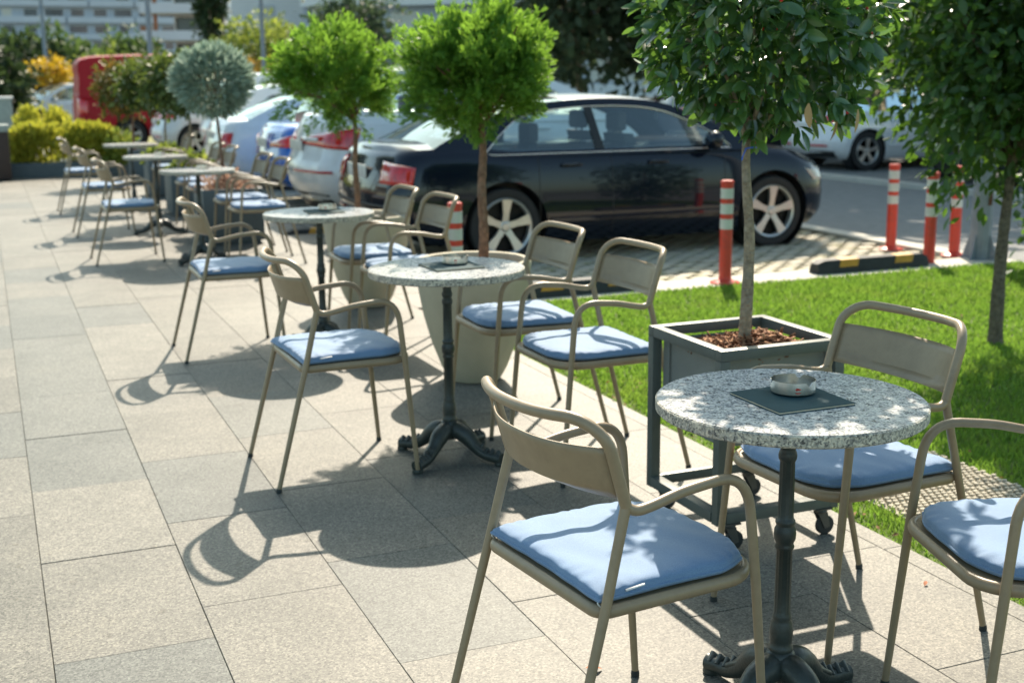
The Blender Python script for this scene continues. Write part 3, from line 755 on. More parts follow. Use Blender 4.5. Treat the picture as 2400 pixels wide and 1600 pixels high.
b = MB(); b.tube([(-.022, -.01, .655), (0, -.024, .66), (.022, -.005, .657), (0, .02, .655), (-.022, -.01, .655)], .0022, 6); b.tube([(-.02, -.014, .657), (-.05, -.04, .635), (-.056, -.045, .622)], .002, 6)
b.build('plastic_tie', M['blue_tie'], t)

# the wheeled metal planter
def make_wheeled_planter():
    t = thing('wheeled_planter', (PLX, PLY, 0), 'grey green square metal planter on castors with a raised box and bark mulch', 'planter')
    h = .228; T = .65; p = .034; z0 = .092
    for sx in (1, -1):
        for sy in (1, -1):
            x1 = sx*h; x0 = sx*(h-p); y1 = sy*h; y0 = sy*(h-p)
            b = MB(); b.box(min(x0, x1), max(x0, x1), min(y0, y1), max(y0, y1), z0, T-p, .002); b.build('post', M['planter'], t, ang=30)
    b = MB()
    for s in (1, -1):
        b.box(-h, h, min(s*h, s*(h-p)), max(s*h, s*(h-p)), T-p+.0005, T, .002)
        b.box(min(s*h, s*(h-p)), max(s*h, s*(h-p)), -h+p+.0005, h-p-.0005, T-p+.0005, T, .002)
    b.build('rim', M['planter'], t, ang=30)
    b = MB(); q = h-p-.012
    for s in (1, -1):
        b.box(-q, q, min(s*q, s*(q-.004)), max(s*q, s*(q-.004)), .34, T-p-.004); b.box(min(s*q, s*(q-.004)), max(s*q, s*(q-.004)), -q+.005, q-.005, .34, T-p-.004)
        for sx in (1, -1):      # corner angles and edge strips of the hung box
            b.box(min(sx*q, sx*(q+.008)), max(sx*q, sx*(q+.008)), min(s*(q-.03), s*(q+.008)), max(s*(q-.03), s*(q+.008)), .335, T-p-.002)
        b.box(-q, q, min(s*(q+.001), s*(q+.007)), max(s*(q+.001), s*(q+.007)), .337, .37); b.box(min(s*(q+.001), s*(q+.007)), max(s*(q+.001), s*(q+.007)), -q, q, .337, .37)
    b.box(-q, q, -q, q, .33, .336)
    b.build('box', M['panel'], t, smooth=False)
    for s in (1, -1):
        for ax in (0, 1):
            b = MB(); a0, a1 = min(s*h, s*(h-p))+.003*s, max(s*h, s*(h-p))-.003*s
            a0, a1 = min(a0, a1), max(a0, a1)
            if ax == 0: b.box(-h+p+.0005, h-p-.0005, a0, a1, z0+.004, z0+.038, .002)
            else: b.box(a0, a1, -h+p+.0005, h-p-.0005, z0+.004, z0+.038, .002)
            b.build('lower_rail', M['planter'], t, ang=30)
    for sx in (1, -1):
        for sy in (1, -1):
            cx, cy = sx*(h-.055), sy*(h-.017)
            b = MB(); b.box(cx-.03, cx+.03, cy-.024, cy+.024, z0-.002, z0+.0035)
            b.lathe([(.02, .078), (.022, .084), (.018, .0905)], 16, (cx, cy, 0))
            for s in (1, -1): b.prism([(cx-.018, .08), (cx+.018, .08), (cx+.03, .03), (cx+.01, .024)], cy+s*.014-.0012, cy+s*.014+.0012, 'y')
            c = b.build('castor', M['dark_metal'], t, ang=30)
            b = MB(); b.lathe([(.01, -.010), (.029, -.010), (.0325, -.006), (.0325, .006), (.029, .010), (.01, .010)], 24, (cx+.018, cy, .033), axis='y'); b.build('wheel', M['rubber'], c)
    # mulch heap
    b = MB(); n = 22; rows = []
    for i in range(n+1):
        r = []
        for j in range(n+1):
            x = -q+.005+(2*q-.01)*i/n; y = -q+.005+(2*q-.01)*j/n
            z = .598+.04*math.exp(-((x-.06)**2+(y+.02)**2)/.012)+rnd.uniform(-.007, .007)-.012*(max(abs(x), abs(y))/q)**4
            r.append((x, y, z))
        rows.append(r)
    b.grid(rows); b.build('mulch', M['mulch'], t)
    m = 1500; X = nr.uniform(-q+.01, q-.01, m); Y = nr.uniform(-q+.01, q-.01, m)
    Z = .604+.04*np.exp(-((X-.06)**2+(Y+.02)**2)/.012)+nr.uniform(-.006, .007, m)-.012*(np.maximum(abs(X), abs(Y))/q)**4
    tv, tf = leaf_tpl(.35, .05, .05, 1); V, F = place(np.array([(0, -.2, 0), (1, -.14, 0), (1, .14, .05), (0, .2, .05), (0, -.2, .09), (1, -.14, .09), (1, .14, .14), (0, .2, .14)]), np.array([(3, 2, 1, 0), (4, 5, 6, 7), (0, 1, 5, 4), (1, 2, 6, 5), (2, 3, 7, 6), (3, 0, 4, 7)]),
                     np.stack([X, Y, Z], -1), unit(nr.normal(size=(m, 3))*np.array([1, 1, .4])), unit(nr.normal(size=(m, 3))*.4+np.array([0, 0, 1])), nr.uniform(.01, .028, m))
    np_mesh('bark_chips', V, F, M['chip'], t)['kind'] = 'stuff'
make_wheeled_planter()

# feathery cedars in cream pots
def spray_tpl():
    V = []; F = []
    def q(p, d, L, w, z):
        nx, ny = -d[1], d[0]; o = len(V)
        V.extend([(p[0], p[1], z), (p[0]+d[0]*L*.5+nx*w, p[1]+d[1]*L*.5+ny*w, z+.02), (p[0]+d[0]*L, p[1]+d[1]*L, z-.02), (p[0]+d[0]*L*.5-nx*w, p[1]+d[1]*L*.5-ny*w, z)])
        F.append((o, o+1, o+2, o+3))
    q((0, 0), (1, 0), 1.0, .03, 0)
    for i in range(6):
        x = .1+.135*i; L = .5*(1-.09*i) if i else .4
        for s in (1, -1): q((x+(.05 if s > 0 else 0), 0), (math.cos(.62), s*math.sin(.62)), L*(.9 if s > 0 else 1), .036, -.03*i/6)
    return np.array(V), np.array(F)
SPRAY = spray_tpl()
def cedar(name, label, loc, c, r, n, seed, size, h, tr, mat, bark, group):
    t = thing(name, loc, label, 'tree', group=group)
    g = np.random.default_rng(seed)
    limbs = limb_set((0, 0, h), c, r, 11, seed, tr*.4, .03)
    trunk_mesh([(0, 0, 0), (.007, .004, h*.25), (-.003, .0, h*.55), (.006, -.003, h*.8), (.0, 0, h), (c[0]*.6, c[1], c[2]+r[2]*.4)], tr, tr*.5, 'trunk', bark, t, limbs)
    # plumes: shoots that lean outwards and up, each set with flat sprays
    npl = max(60, n//58); P, d, _ = crown_points(npl, c, r, seed+3, .12, .30, 2.4); cc = np.array(c); ra = np.array(r)
    rel = (P-cc)/ra; ax = unit(rel*np.array([1, 1, .8])+np.array([0, 0, .42])+g.normal(size=(npl, 3))*.3)
    ln = r[0]*g.uniform(.3, .54, npl)*np.where(rel[:, 2] < -.3, .85, 1)
    P = cc+(P-cc)*.76
    idx = g.integers(0, npl, n); tt = g.random(n)**.8
    base = P[idx]+ax[idx]*(ln[idx]*tt)[:, None]+g.normal(size=(n, 3))*(.03*(1-.7*tt))[:, None]
    D = unit(ax[idx]*.95+g.normal(size=(n, 3))*.45); D[:, 2] += .12
    Nn = unit(g.normal(size=(n, 3))); S = size*g.uniform(.6, 1.2, n)*(1.05-.35*tt)
    V, F = place(SPRAY[0], SPRAY[1], base, D, Nn, S)
    np_mesh('crown', V, F, mat, t)
    return t
def pot(loc, label):
    t = thing('cream_pot', loc, label, 'plant pot', group='large cream stone pots')
    k = 1.09; prof = [(.0001, 0), (.105, 0), (.118, .006), (.15, .07), (.195, .2), (.228, .33), (.248, .45), (.258, .55), (.262, .585), (.258, .598), (.246, .602), (.232, .598), (.226, .585), (.22, .54)]; prof = [(r*k, z) for r, z in prof]
    b = MB(); b.lathe(prof, 56); b.build('pot_wall', M['cream_pot'], t, ang=35)
    b = MB(); b.lathe([(.242, .552), (.15, .56), (.06, .565), (.0001, .567)], 30); b.build('soil', M['mulch'], t)
    return t
pot((2.15, 5.68, 0), 'big cream stone pot with a tapering foot behind the second table')
pot((2.25, 7.9, 0), 'farther cream stone pot beside the third table')
GCD = 'feathery bright green cedars in cream pots'
cedar('cedar_tree', 'bushy bright green cedar growing from the big cream pot', (2.195, 5.66, .565), (-.035, 0, .925), (.37, .37, .29), 18000, 31, .052, .68, .026, M['cedar'], M['redbark'], GCD)
cedar('cedar_tree', 'sparser bright green cedar growing from the farther cream pot', (2.185, 7.88, .565), (-.11, 0, .90), (.40, .4, .31), 14500, 44, .053, .66, .021, M['cedar'], M['redbark'], GCD)

# dark tree in the lawn and shrub behind it
leafy_tree('lawn_tree', 'dark leafy tree with a slim bare trunk rooted in the lawn', 'tree', (5.09, 5.27, -.02), 1.0, (.10, 0, 1.80), (.84, .84, .92), 16500, .07, M['dark_leaf'], 9, M['dark_bark'], .042, lump=.2, shell=.2, limbs=14, lean=(.03, 0), lean_mid=(.0, 0), tpl=leaf_tpl(.5, .12, .1, 3), droop=.2)
leafy_tree('shrub', 'dark dense shrub behind the lawn tree at the lamp post', 'shrub', (7.0, 6.55, -.02), .5, (.1, 0, .95), (.6, .55, .95), 2600, .075, M['dark_leaf'], 19, M['bark'], .03, lump=.2, shell=.3, limbs=9, tpl=CARD)

# ------------------------------------------------------------------ bollards, wheel stops, lamp posts
def bollard(x, y, z, h, label, base=True, r=.045):
    t = thing('bollard', (x, y, z), label, 'bollard', group='orange plastic bollards by the car park')
    b = MB(); b.lathe([(.0001, .012), (r*1.2, .012), (r*1.05, .03), (r, .06), (r, h-.03), (r*1.06, h-.028), (r*1.06, h-.008), (r*.9, h), (.0001, h)], 28); b.build('post', M['post_orange'], t)
    b = MB(); b.lathe([(.0001, 0), (.105, 0), (.11, .006), (.1, .014), (.06, .022), (r*1.1, .03), (r*.5, .03)], 28)
    for k in range(4): b.lathe([(.0001, .014), (.011, .014), (.011, .022), (.0001, .024)], 6, (.078*math.cos(k*PI/2+.6), .078*math.sin(k*PI/2+.6), 0))
    b.build('base', M['post_orange'], t)
    for z1 in (h-.055, h-.165, h-.275):
        b = MB(); b.lathe([(r-.002, z1-.075), (r+.0015, z1-.074), (r+.0015, z1-.001), (r-.002, z1)], 28); b.build('reflective_band', M['reflector'], t)
bollard(4.90, 7.76, -.02, .745, 'orange bollard with three grey bands at the lawn edge before the saloon front wheel')
bollard(2.72, 7.5, -.03, .72, 'orange bollard mostly hidden behind the armchairs of the third table')
bollard(7.42, 9.02, PZ, .76, 'most distant orange bollard on the road kerb, beside the lane')
bollard(6.9, 7.92, -.06, .76, 'orange bollard at the end of the black wheel stop')
bollard(7.55, 8.36, -.06, .76, 'orange bollard half hidden by the lamp post foot')
def wheel_stop(x0, x1, y, z, label, rot=0):
    L = x1-x0; t = thing('wheel_stop', ((x0+x1)/2, y, z), label, 'wheel stop', rot, 'black and yellow rubber wheel stops')
    b = MB(); pr = [(-.08, 0), (.08, 0), (.075, .07), (.05, .125), (-.05, .125), (-.075, .07)]
    sec = [(-L/2, .8), (-L/2+.06, 1), (L/2-.06, 1), (L/2, .8)]
    b.grid([[(x, a*k, c*k) for a, c in pr] for x, k in sec], closed=True); n = 6
    b.f.append(list(range(6))[::-1]); b.mi.append(0); b.f.append(list(range(18, 24))); b.mi.append(0)
    b.build('body', M['rubber'], t, ang=25)
    m = max(2, round(L/.55))
    for i in range(m):
        cx = -L/2+L*(i+.5)/m; w = .085; s = .03
        b = MB(); o = .003
        b.add([(cx-w, -.0745-o, .072), (cx+w, -.0745-o, .072), (cx+w+s, -.0505-o, .1255), (cx-w+s, -.0505-o, .1255)], [(0, 1, 2, 3)])
        b.add([(cx-w+s, -.0505-o, .1255), (cx+w+s, -.0505-o, .1255), (cx+w+s+.02, .05, .1255+o), (cx-w+s+.02, .05, .1255+o)], [(0, 1, 2, 3)])
        b.build('reflective_patch', M['amber'], t, smooth=False)
    return t
wheel_stop(5.74, 6.78, 7.84, -.045, 'black wheel stop with amber patches lying at the lawn edge near the bollards')
wheel_stop(3.25, 4.28, 7.82, -.045, 'black wheel stop with amber patches seen between the armchair legs')
wheel_stop(2.6, 4.3, 11.95, PZ, 'dusty wheel stop beside the white crossover, behind the third table')

def near_pole():
    t = thing('lamp_post', (7.42, 7.92, -.06), 'blue grey steel lamp post with finned foot behind the lawn', 'lamp post')
    b = MB(); b.lathe([(.085, 0), (.085, .9), (.078, 1.2), (.05, 6.5), (.0001, 6.5)], 12); b.build('pole', M['pole'], t, ang=20)
    b = MB(); b.box(-.16, .16, -.16, .16, 0, .022, .003)
    for k in range(4):
        a = k*PI/2+.35; d = (math.cos(a), math.sin(a)); q = (-d[1]*.006, d[0]*.006)
        pr = [(.08, .02), (.165, .02), (.15, .06), (.095, .22), (.08, .25)]
        b.add([(d[0]*r+q[0], d[1]*r+q[1], z) for r, z in pr]+[(d[0]*r-q[0], d[1]*r-q[1], z) for r, z in pr], [list(range(5)), list(range(5, 10))[::-1]]+[[i, 5+i, 5+(i+1) % 5, (i+1) % 5] for i in range(5)])
    b.build('foot', M['pole'], t, smooth=False)
    b = MB(); b.box(-.02, .015, -.0875, -.08, .48, .58); b.build('hatch', M['rust'], t, smooth=False)
    b = MB(); b.tube(smooth_path([(0, 0, 6.4), (.0, .3, 6.7), (.0, 1.1, 6.8)], 5), .035, 8); b.box(-.12, .12, 1.0, 1.6, 6.74, 6.84, .02); b.build('lamp_head', M['pole'], t)
near_pole()
def far_pole(x, y, h, r, label):
    t = thing('street_lamp', (x, y, -.13), label, 'lamp post', group='tall lamp posts by the road')
    b = MB(); b.lathe([(r*1.6, 0), (r*1.6, .6), (r, .75), (r*.7, h), (.0001, h)], 10); b.build('pole', M['pole'], t, ang=30)
    b = MB(); b.tube([(0, 0, h-.1), (.5, -.3, h+.25), (1.2, -.7, h+.3)], .05, 8); b.box(.9, 1.6, -1.05, -.55, h+.25, h+.38, .03); b.build('lamp_head', M['pole'], t)
far_pole(8.25, 40, 8, .075, 'tall grey lamp post rising behind the white cars, between the two cedars and blue topiary')
far_pole(4.6, 38, 8, .085, 'tall lamp post rising behind the clustered potted trees')
far_pole(2.4, 52, 8, .085, 'tall lamp post by the yellow autumn tree')

# ------------------------------------------------------------------ potted trees further along
def square_planter(x, y, h, T, label):
    t = thing('square_planter', (x, y, 0), label, 'planter', group='dark grey square planters along the terrace')
    b = MB()
    for s in (1, -1):
        b.box(-h, h, min(s*h, s*(h-.025)), max(s*h, s*(h-.025)), .03, T, .003); b.box(min(s*h, s*(h-.025)), max(s*h, s*(h-.025)), -h+.026, h-.026, .03, T, .003)
    b.box(-h+.03, h-.03, -h+.03, h-.03, 0, .05); b.build('box', M['panel2'], t, ang=30)
    b = MB(); b.box(-h+.024, h-.024, -h+.024, h-.024, .05, T-.06); b.build('soil', M['mulch'], t, smooth=False)
    return t
M['panel2'] = pbr('slate_blue_grey_box', (.075, .1, .11), .5, var=.1)
square_planter(2.02, 11.68, .27, .5, 'dark grey square planter with orange flowers, behind the fourth table')
square_planter(2.1, 14.35, .27, .48, 'dark grey square planter with green plants, behind the fifth table')
square_planter(2.15, 16.8, .27, .48, 'dark grey square planter by the last table')
square_planter(2.2, 19.2, .27, .48, 'dark grey square planter nearest the golden hedge')
def tuft(name, label, cat, loc, r, n, size, mat, seed, stems=True):
    t = thing(name, loc, label, cat)
    P, d, g = crown_points(n, (0, 0, r[2]*.4), r, seed, .2, .2)
    P[:, 2] = np.abs(P[:, 2]); D = unit(d*np.array([1, 1, .6])+np.array([0, 0, .5])+g.normal(size=(n, 3))*.5)
    V, F = place(CARD[0], CARD[1], P, D, unit(g.normal(size=(n, 3))+np.array([0, 0, .6])), size*g.uniform(.6, 1.3, n))
    np_mesh('foliage', V, F, mat, t)
    if stems:
        b = MB()
        for k in range(7):
            a = k*.9; b.tube([(0, 0, -.02), (r[0]*.5*math.cos(a), r[1]*.5*math.sin(a), r[2]*.6)], .004, 5)
        b.build('stem', M['bark'], t)
    return t
tuft('flowering_plant', 'low orange red flowers filling the planter behind the fourth table', 'flowers', (2.02, 11.68, .44), (.25, .25, .13), 700, .05, M['orange_flower'], 3)
tuft('ground_plant', 'bright green low plants in the planter behind the fifth table', 'plant', (2.1, 14.35, .43), (.25, .25, .16), 500, .08, M['light_green'], 4)
tuft('ground_plant', 'bright green low plants in the planter by the last table', 'plant', (2.15, 16.8, .43), (.25, .25, .14), 400, .08, M['light_green'], 14)
def topiary():
    t = thing('blue_topiary', (2.0, 11.68, .44), 'round silvery blue green conifer topiary on a thin trunk', 'tree')
    c = np.array((-.06, 0, 1.02)); r = np.array((.335, .335, .30)); n = 5200
    trunk_mesh([(0, 0, 0), (-.02, 0, .4), (-.05, 0, .85), tuple(c)], .017, .01, 'trunk', M['redbark'], t, limb_set((-.05, 0, .85), c, r, 8, 3, .008))
    P, d, g = crown_points(n, c, r, 77, .07, .55, 2)
    D = unit(d+np.array([0, 0, .25])+g.normal(size=(n, 3))*.3)
    tv = np.array([(0, -.09, 0), (.6, -.12, .02), (1, 0, 0), (.6, .12, -.02), (0, .09, 0)]); tf = np.array([(0, 1, 3, 4), (1, 2, 3, 3)])
    tf = np.array([(0, 1, 3), (0, 3, 4), (1, 2, 3)])
    V, F = place(tv, tf, P, D, unit(g.normal(size=(n, 3))), .075*g.uniform(.6, 1.3, n)); np_mesh('crown', V, F, M['bluecedar'], t)
topiary()
GP = 'small leafy potted trees near the hedge'
leafy_tree('potted_tree', 'olive green potted tree nearest the blue topiary', 'tree', (2.1, 14.35, .43), .7, (-.1, 0, 1.0), (.40, .40, .33), 2400, .075, M['olive_leaf'], 51, M['bark'], .02, GP, shell=.3)
leafy_tree('potted_tree', 'olive green potted tree between its two neighbours by the red van', 'tree', (2.15, 16.8, .43), .7, (-.14, 0, .98), (.42, .42, .34), 2400, .08, M['olive_leaf'], 52, M['bark'], .02, GP, shell=.3)
leafy_tree('potted_tree', 'yellowing potted tree in front of the red van side', 'tree', (2.0, 19.2, .43), .6, (-.10, 0, .93), (.40, .40, .38), 1700, .085, M['autumn_mix'], 53, M['redbark'], .022, GP, shell=.3)

# golden hedge in its long trough, bin, box
b = MB(); b.box(.0, 2.2, 20.9, 21.8, 0, .2, .01); b.box(.05, 2.15, 20.95, 21.75, .2, .22)
tag(b.build('trough', M['panel2'], smooth=False), 'long low dark trough under the golden hedge', 'planter')
def hedge(name, label, loc, r, n, size, mat, seed):
    t = thing(name, loc, label, 'hedge')
    g = np.random.default_rng(seed); P = []
    d = unit(g.normal(size=(n, 3))); d[:, 2] = np.abs(d[:, 2])*1.0-.05
    ex = np.sign(d)*np.abs(d)**.55
    lum = 1+.13*np.sin(5*ex[:, 0]+1)*np.sin(4*ex[:, 1]+2*ex[:, 2])
    P = ex*np.array(r)*(lum*(.72+.28*g.random(n)))[:, None]; P[:, 2] = np.maximum(P[:, 2], .02)
    D = unit(d*.5+np.array([0, 0, .9])+g.normal(size=(n, 3))*.45)
    V, F = place(CARD[0], CARD[1], P, D, unit(g.normal(size=(n, 3))), size*g.uniform(.6, 1.3, n)); np_mesh('foliage', V, F, mat, t)
    b = MB()
    for k in range(9):
        x = -r[0]*.8+r[0]*1.6*k/8; b.tube([(x, 0, 0), (x+.05, .03, r[2]*.6)], .012, 6)
    b.build('stem', M['bark'], t)
hedge('golden_hedge', 'wide rounded yellow green hedge growing from the long trough', (1.12, 21.35, .2), (.88, .40, .60), 7500, .085, M['hedge'], 5)
hedge('golden_shrub', 'rounded yellow green shrub behind the wide hedge', (.98, 24.6, 0), (.5, .5, 1.02), 3000, .09, M['hedge'], 6)
tuft('low_shrub', 'low fresh green plant at the end of the golden hedge', 'plant', (1.98, 20.9, .2), (.25, .25, .36), 500, .1, M['light_green'], 24)
t = thing('litter_bin', (.16, 20.6, 0), 'dark brown litter bin cut by the frame edge', 'bin')
b = MB(); b.box(-.22, .17, -.2, .2, .03, .72, .01); b.build('body', M['bin'], t, ang=30)
b = MB(); b.box(-.23, .18, -.21, .21, .725, .83, .012); b.build('lid', M['grey_box'], t, ang=30)
t = thing('utility_box', (.2, 27.2, 0), 'pale grey utility box beside the golden shrub', 'utility box')
b = MB(); b.box(-.5, .35, -.3, .3, 0, 1.12, .015); b.build('body', M['grey_box'], t, ang=30)
b = MB(); b.box(-.53, .38, -.33, .33, 1.123, 1.17, .01); b.build('lid', M['facade_white'], t, ang=30)

# ------------------------------------------------------------------ cars
class Car:
    """Body as stacked rounded outlines; x forward from the middle of the wheelbase, z up from the ground"""
    def __init__(s, S): s.__dict__.update(S)
    def outl(s, v):
        mul = interp([(0, .93), (.08, .97), (.22, .995), (.45, 1.0), (.62, .992), (.8, .975), (.93, .945), (1, .89)], v)
        return s.hw*mul, s.xr+interp(s.rprof, v), s.xf-interp(s.fprof, v)
    def ztop(s, x): return interp(s.top, x)
    def zbot(s, x): return interp(s.bot, x)
    def vof(s, x, z): return min(1, max(0, (z-s.zbot(x))/(s.ztop(x)-s.zbot(x))))
    def rear(s, q, z, off=0):
        """q: way along the outline from the start of the rear corner; negative over the tail, positive along the side"""
        def P(q, z):
            x0 = s.xr+s.rc; 
            for _ in range(2):
                v = s.vof(x0, z); hw, xr, xf = s.outl(v); rc = s.rc; arcl = rc*PI/2
                if q < 0: y = hw-rc+q; x = xr-s.rbow*(1-(y/(hw-rc))**2)
                elif q < arcl: a = q/rc; x = xr+rc-rc*math.cos(a); y = hw-rc+rc*math.sin(a)
                else: x = xr+rc+q-arcl; y = hw
                x0 = x
            return Vector((x, y, z))
        p = P(q, z)
        if off:
            e = .01; n = (P(q+e, z)-P(q-e, z)).cross(P(q, z+e)-P(q, z-e)).normalized()
            if n.dot(Vector((-.5, 1, 0))) < 0: n = -n
            p = p+n*off
        return p
    def side(s, x, z, off=0):
        v = s.vof(x, z); hw, xr, xf = s.outl(v); y = hw
        if x < xr+s.rc: y = hw-s.rc+math.sqrt(max(0, s.rc**2-(xr+s.rc-x)**2))
        fc = s.fc
        if x > xf-fc: y = hw-fc*.6+.6*math.sqrt(max(0, fc**2-(x-xf+fc)**2))
        return Vector((x, y+off, z))
    def front(s, y, z, off=0):
        v = s.vof(s.xf-.2, z); hw, xr, xf = s.outl(v); w = hw-s.fc*.6; y_ = abs(y)
        if y_ < w: x = xf+s.fbow*(1-(y_/w)**2)
        else: u = min(1, (y_-w)/(s.fc*.6)); x = xf-s.fc+s.fc*math.sqrt(max(0, 1-u*u))
        return Vector((x+off, y, z))
    def half(s, v):
        hw, xr, xf = s.outl(v); P = []; rc = s.rc; fc = s.fc; w = hw-rc
        for i in range(6): y = w*i/6; P.append((xr-s.rbow*(1-(y/w)**2), y))
        for i in range(9): a = PI/2*i/8; P.append((xr+rc-rc*math.cos(a), w+rc*math.sin(a)))
        for i in range(1, 44): P.append((xr+rc+(xf-fc-xr-rc)*i/44, hw))
        w2 = hw-fc*.6
        for i in range(9): a = PI/2*i/8; P.append((xf-fc+fc*math.sin(a), w2+fc*.6*math.cos(a)))
        for i in range(1, 7): y = w2*(1-i/6); P.append((xf+s.fbow*(1-(y/w2)**2), y))
        return P

M['navy_roof'] = pbr('sun_glare_navy_roof', (.03, .032, .035), .45, var=.1, coat=1)  # sun glare on the roof put into a paler base colour and full sheen
M['navy_roof'].node_tree.nodes['Principled BSDF'].inputs['Sheen Weight'].default_value = 1
M['navy_roof'].node_tree.nodes['Principled BSDF'].inputs['Sheen Roughness'].default_value = .35
def make_car(name, loc, yaw, S, paint, label, cat='car', group='cars in the car park', lod=1):
    c = Car(S); t = thing(name, loc, label, cat, yaw, group)
    VS = [0, .04, .1, .2, .32, .45, .56, .66, .75, .83, .9, .95, .985, 1]
    b = MB(); rows = []
    for v in VS:
        L = []
        for (x, y) in c.half(v):
            z = c.zbot(x)+v*(c.ztop(x)-c.zbot(x)); L.append((x, y, z))
        full = L+[(x, -y, z) for (x, y, z) in L[-2:0:-1]]; rows.append(full)
    b.grid(rows, closed=True)
    for idx, crown in ((0, 0), (-1, 1)):
        r = rows[idx]; n = len(r); half = n//2; G = []
        for k in range(half+1):
            p = Vector(r[k]); q = Vector(r[-k % n]); line = []
            for j in range(9):
                u = j/8; m = p.lerp(q, u)
                if crown: m.z += .045*S.get('crown', 1)*(1-(2*u-1)**4)*min(1, abs(p.y)/.45)
                line.append(m)
            G.append(line)
        b.grid(G)
    body = b.build('body', paint, t, ang=32)
    # wheel arches cut through the sides
    cut = MB()
    for wx in (S['wr'], S['wf']):
        for s in (1, -1):
            y0, y1 = (c.hw-.26, c.hw+.2) if s > 0 else (-c.hw-.2, -c.hw+.26)
            cut.lathe([(S['ar'], y0), (S['ar'], y1)], 40, (wx, 0, S['r']), axis='y')
    cu = cut.build('cutter', paint, None, fix=True); md = body.modifiers.new('arch', 'BOOLEAN'); md.object = cu; md.operation = 'DIFFERENCE'; md.solver = 'EXACT'
    cu.location = (0, 0, 0)
    body.parent = None
    dg = bpy.context.evaluated_depsgraph_get(); me = bpy.data.meshes.new_from_object(body.evaluated_get(dg))
    body.modifiers.clear(); body.data = me; body.parent = t; bpy.data.objects.remove(cu)
    me.polygons.foreach_set('use_smooth', [True]*len(me.polygons)); me.set_sharp_from_angle(angle=math.radians(32))
    r = S['r']
    for wx in (S['wr'], S['wf']):
        for s in (1, -1):
            yo = s*(c.hw-.015)
            b = MB(); k = -s
            b.lathe([(S['ar']-.004, yo+k*.015), (S['ar']-.004, yo+k*.24), (.0001, yo+k*.24)], 36, (wx, 0, r), axis='y', caps=False); b.build('wheel_well', M['black'], t, fix=False)
            b = MB(); rim = r*S.get('rim', .73)
            b.lathe([(rim*.95, yo+k*.20), (r*.96, yo+k*.195), (r, yo+k*.17), (r, yo+k*.035), (r*.965, yo+k*.012), (rim*1.06, yo+k*.006), (rim, yo+k*.016), (rim*.97, yo+k*.05)], 48, (wx, 0, r), axis='y', caps=False)
            w = b.build('wheel', M['tyre'], t, ang=50)
            b = MB(); b.lathe([(rim*.94, yo+k*.06), (rim*1.0, yo+k*.014), (rim*.97, yo+k*.006), (rim*.9, yo+k*.016), (rim*.88, yo+k*.06)], 48, (wx, 0, r), axis='y', caps=False)
            ns = S.get('spokes', 5)
            for q in range(ns):
                a = 2*PI*q/ns+S.get('spoke0', .25); ca, sa = math.cos(a), math.sin(a); V = []
                for (rr, hw2, d) in ((.015, .030, .030), (rim*.45, .026, .018), (rim*.93, .044, .010)):
                    for e, dd in ((-1, d+.03), (-1, d), (1, d), (1, d+.03)):
                        V.append((wx+rr*ca-e*hw2*sa, yo+k*dd, r+rr*sa+e*hw2*ca))
                b.add(V, [(i, i+1, i+5, i+4) for i in (0, 1, 2, 4, 5, 6)]+[(8, 9, 10, 11), (0, 3, 2, 1)])
            b.lathe([(.0001, yo+k*.014), (.03, yo+k*.015), (.034, yo+k*.022), (.055, yo+k*.03), (.06, yo+k*.05)], 24, (wx, 0, r), axis='y')
            for q in range(5):
                a = 2*PI*q/5+S.get('spoke0', .25)+PI/5; b.lathe([(.0001, yo+k*.024), (.008, yo+k*.025), (.008, yo+k*.04)], 8, (wx+.045*math.cos(a), 0, r+.045*math.sin(a)), axis='y')
            b.build('rim', M['alloy'], w, ang=35)
            b = MB(); b.lathe([(.0001, yo+k*.085), (rim*.93, yo+k*.085)], 24, (wx, 0, r), axis='y'); b.build('brake_disc', M['black'], w, fix=False)
    # cabin
    Rk = S['roof']; yc = lambda z: S['cy0']+(S['cy1']-S['cy0'])*min(1, max(-.2, (z-S['cz0'])/(S['cz1']-S['cz0'])))
    rp = smooth_path([(x, 0, z) for x, z in Rk], 7); rp = [(p.x, p.z) for p in rp]
    i0, i1 = S['ri']*7, S['rf']*7                     # roof between backlight and windscreen
    def top_patch(name, a, bb, mat, lift=0, inset=0.0, parent=t):
        rows = []
        for (x, z) in rp[a:bb+1]:
            y = yc(z)-inset; L = []
            for j in range(13):
                u = -1+2*j/12; bul = .035*(1-u*u)*S.get('bul', 1)
                L.append((x, y*u, z+lift+.028*(1-abs(u)**3)+ (bul*.3)))
            rows.append(L)
        m = MB(); m.grid(rows); return m.build(name, mat, parent, ang=60)
    top_patch('roof', i0, i1, S.get('roof_mat', paint))
    top_patch('rear_window', 0, i0, S.get('rglass', M['glass'])); top_patch('windscreen', i1, len(rp)-1, M['glass'])
    # side frame ring and glass
    zb_ = S['belt']
    outer = [(x, z) for x, z in rp]; n = len(outer)
    lo = S['dlo']                                       # daylight opening outline, rear bottom .. over the top .. front bottom
    dp = smooth_path([(x, 0, z) for x, z in lo], 6); dp = [(p.x, p.z) for p in dp]
    def resample(pl, n):
        d = [0]
        for a, bq in zip(pl, pl[1:]): d.append(d[-1]+math.hypot(bq[0]-a[0], bq[1]-a[1]))
        out = []; j = 0
        for k in range(n):
            s_ = d[-1]*k/(n-1)
            while j < len(d)-2 and d[j+1] < s_: j += 1
            u = (s_-d[j])/max(1e-9, d[j+1]-d[j]); out.append((pl[j][0]+(pl[j+1][0]-pl[j][0])*u, pl[j][1]+(pl[j+1][1]-pl[j][1])*u))
        return out
    K = 40; A = resample(outer, K); D = resample(dp, K)
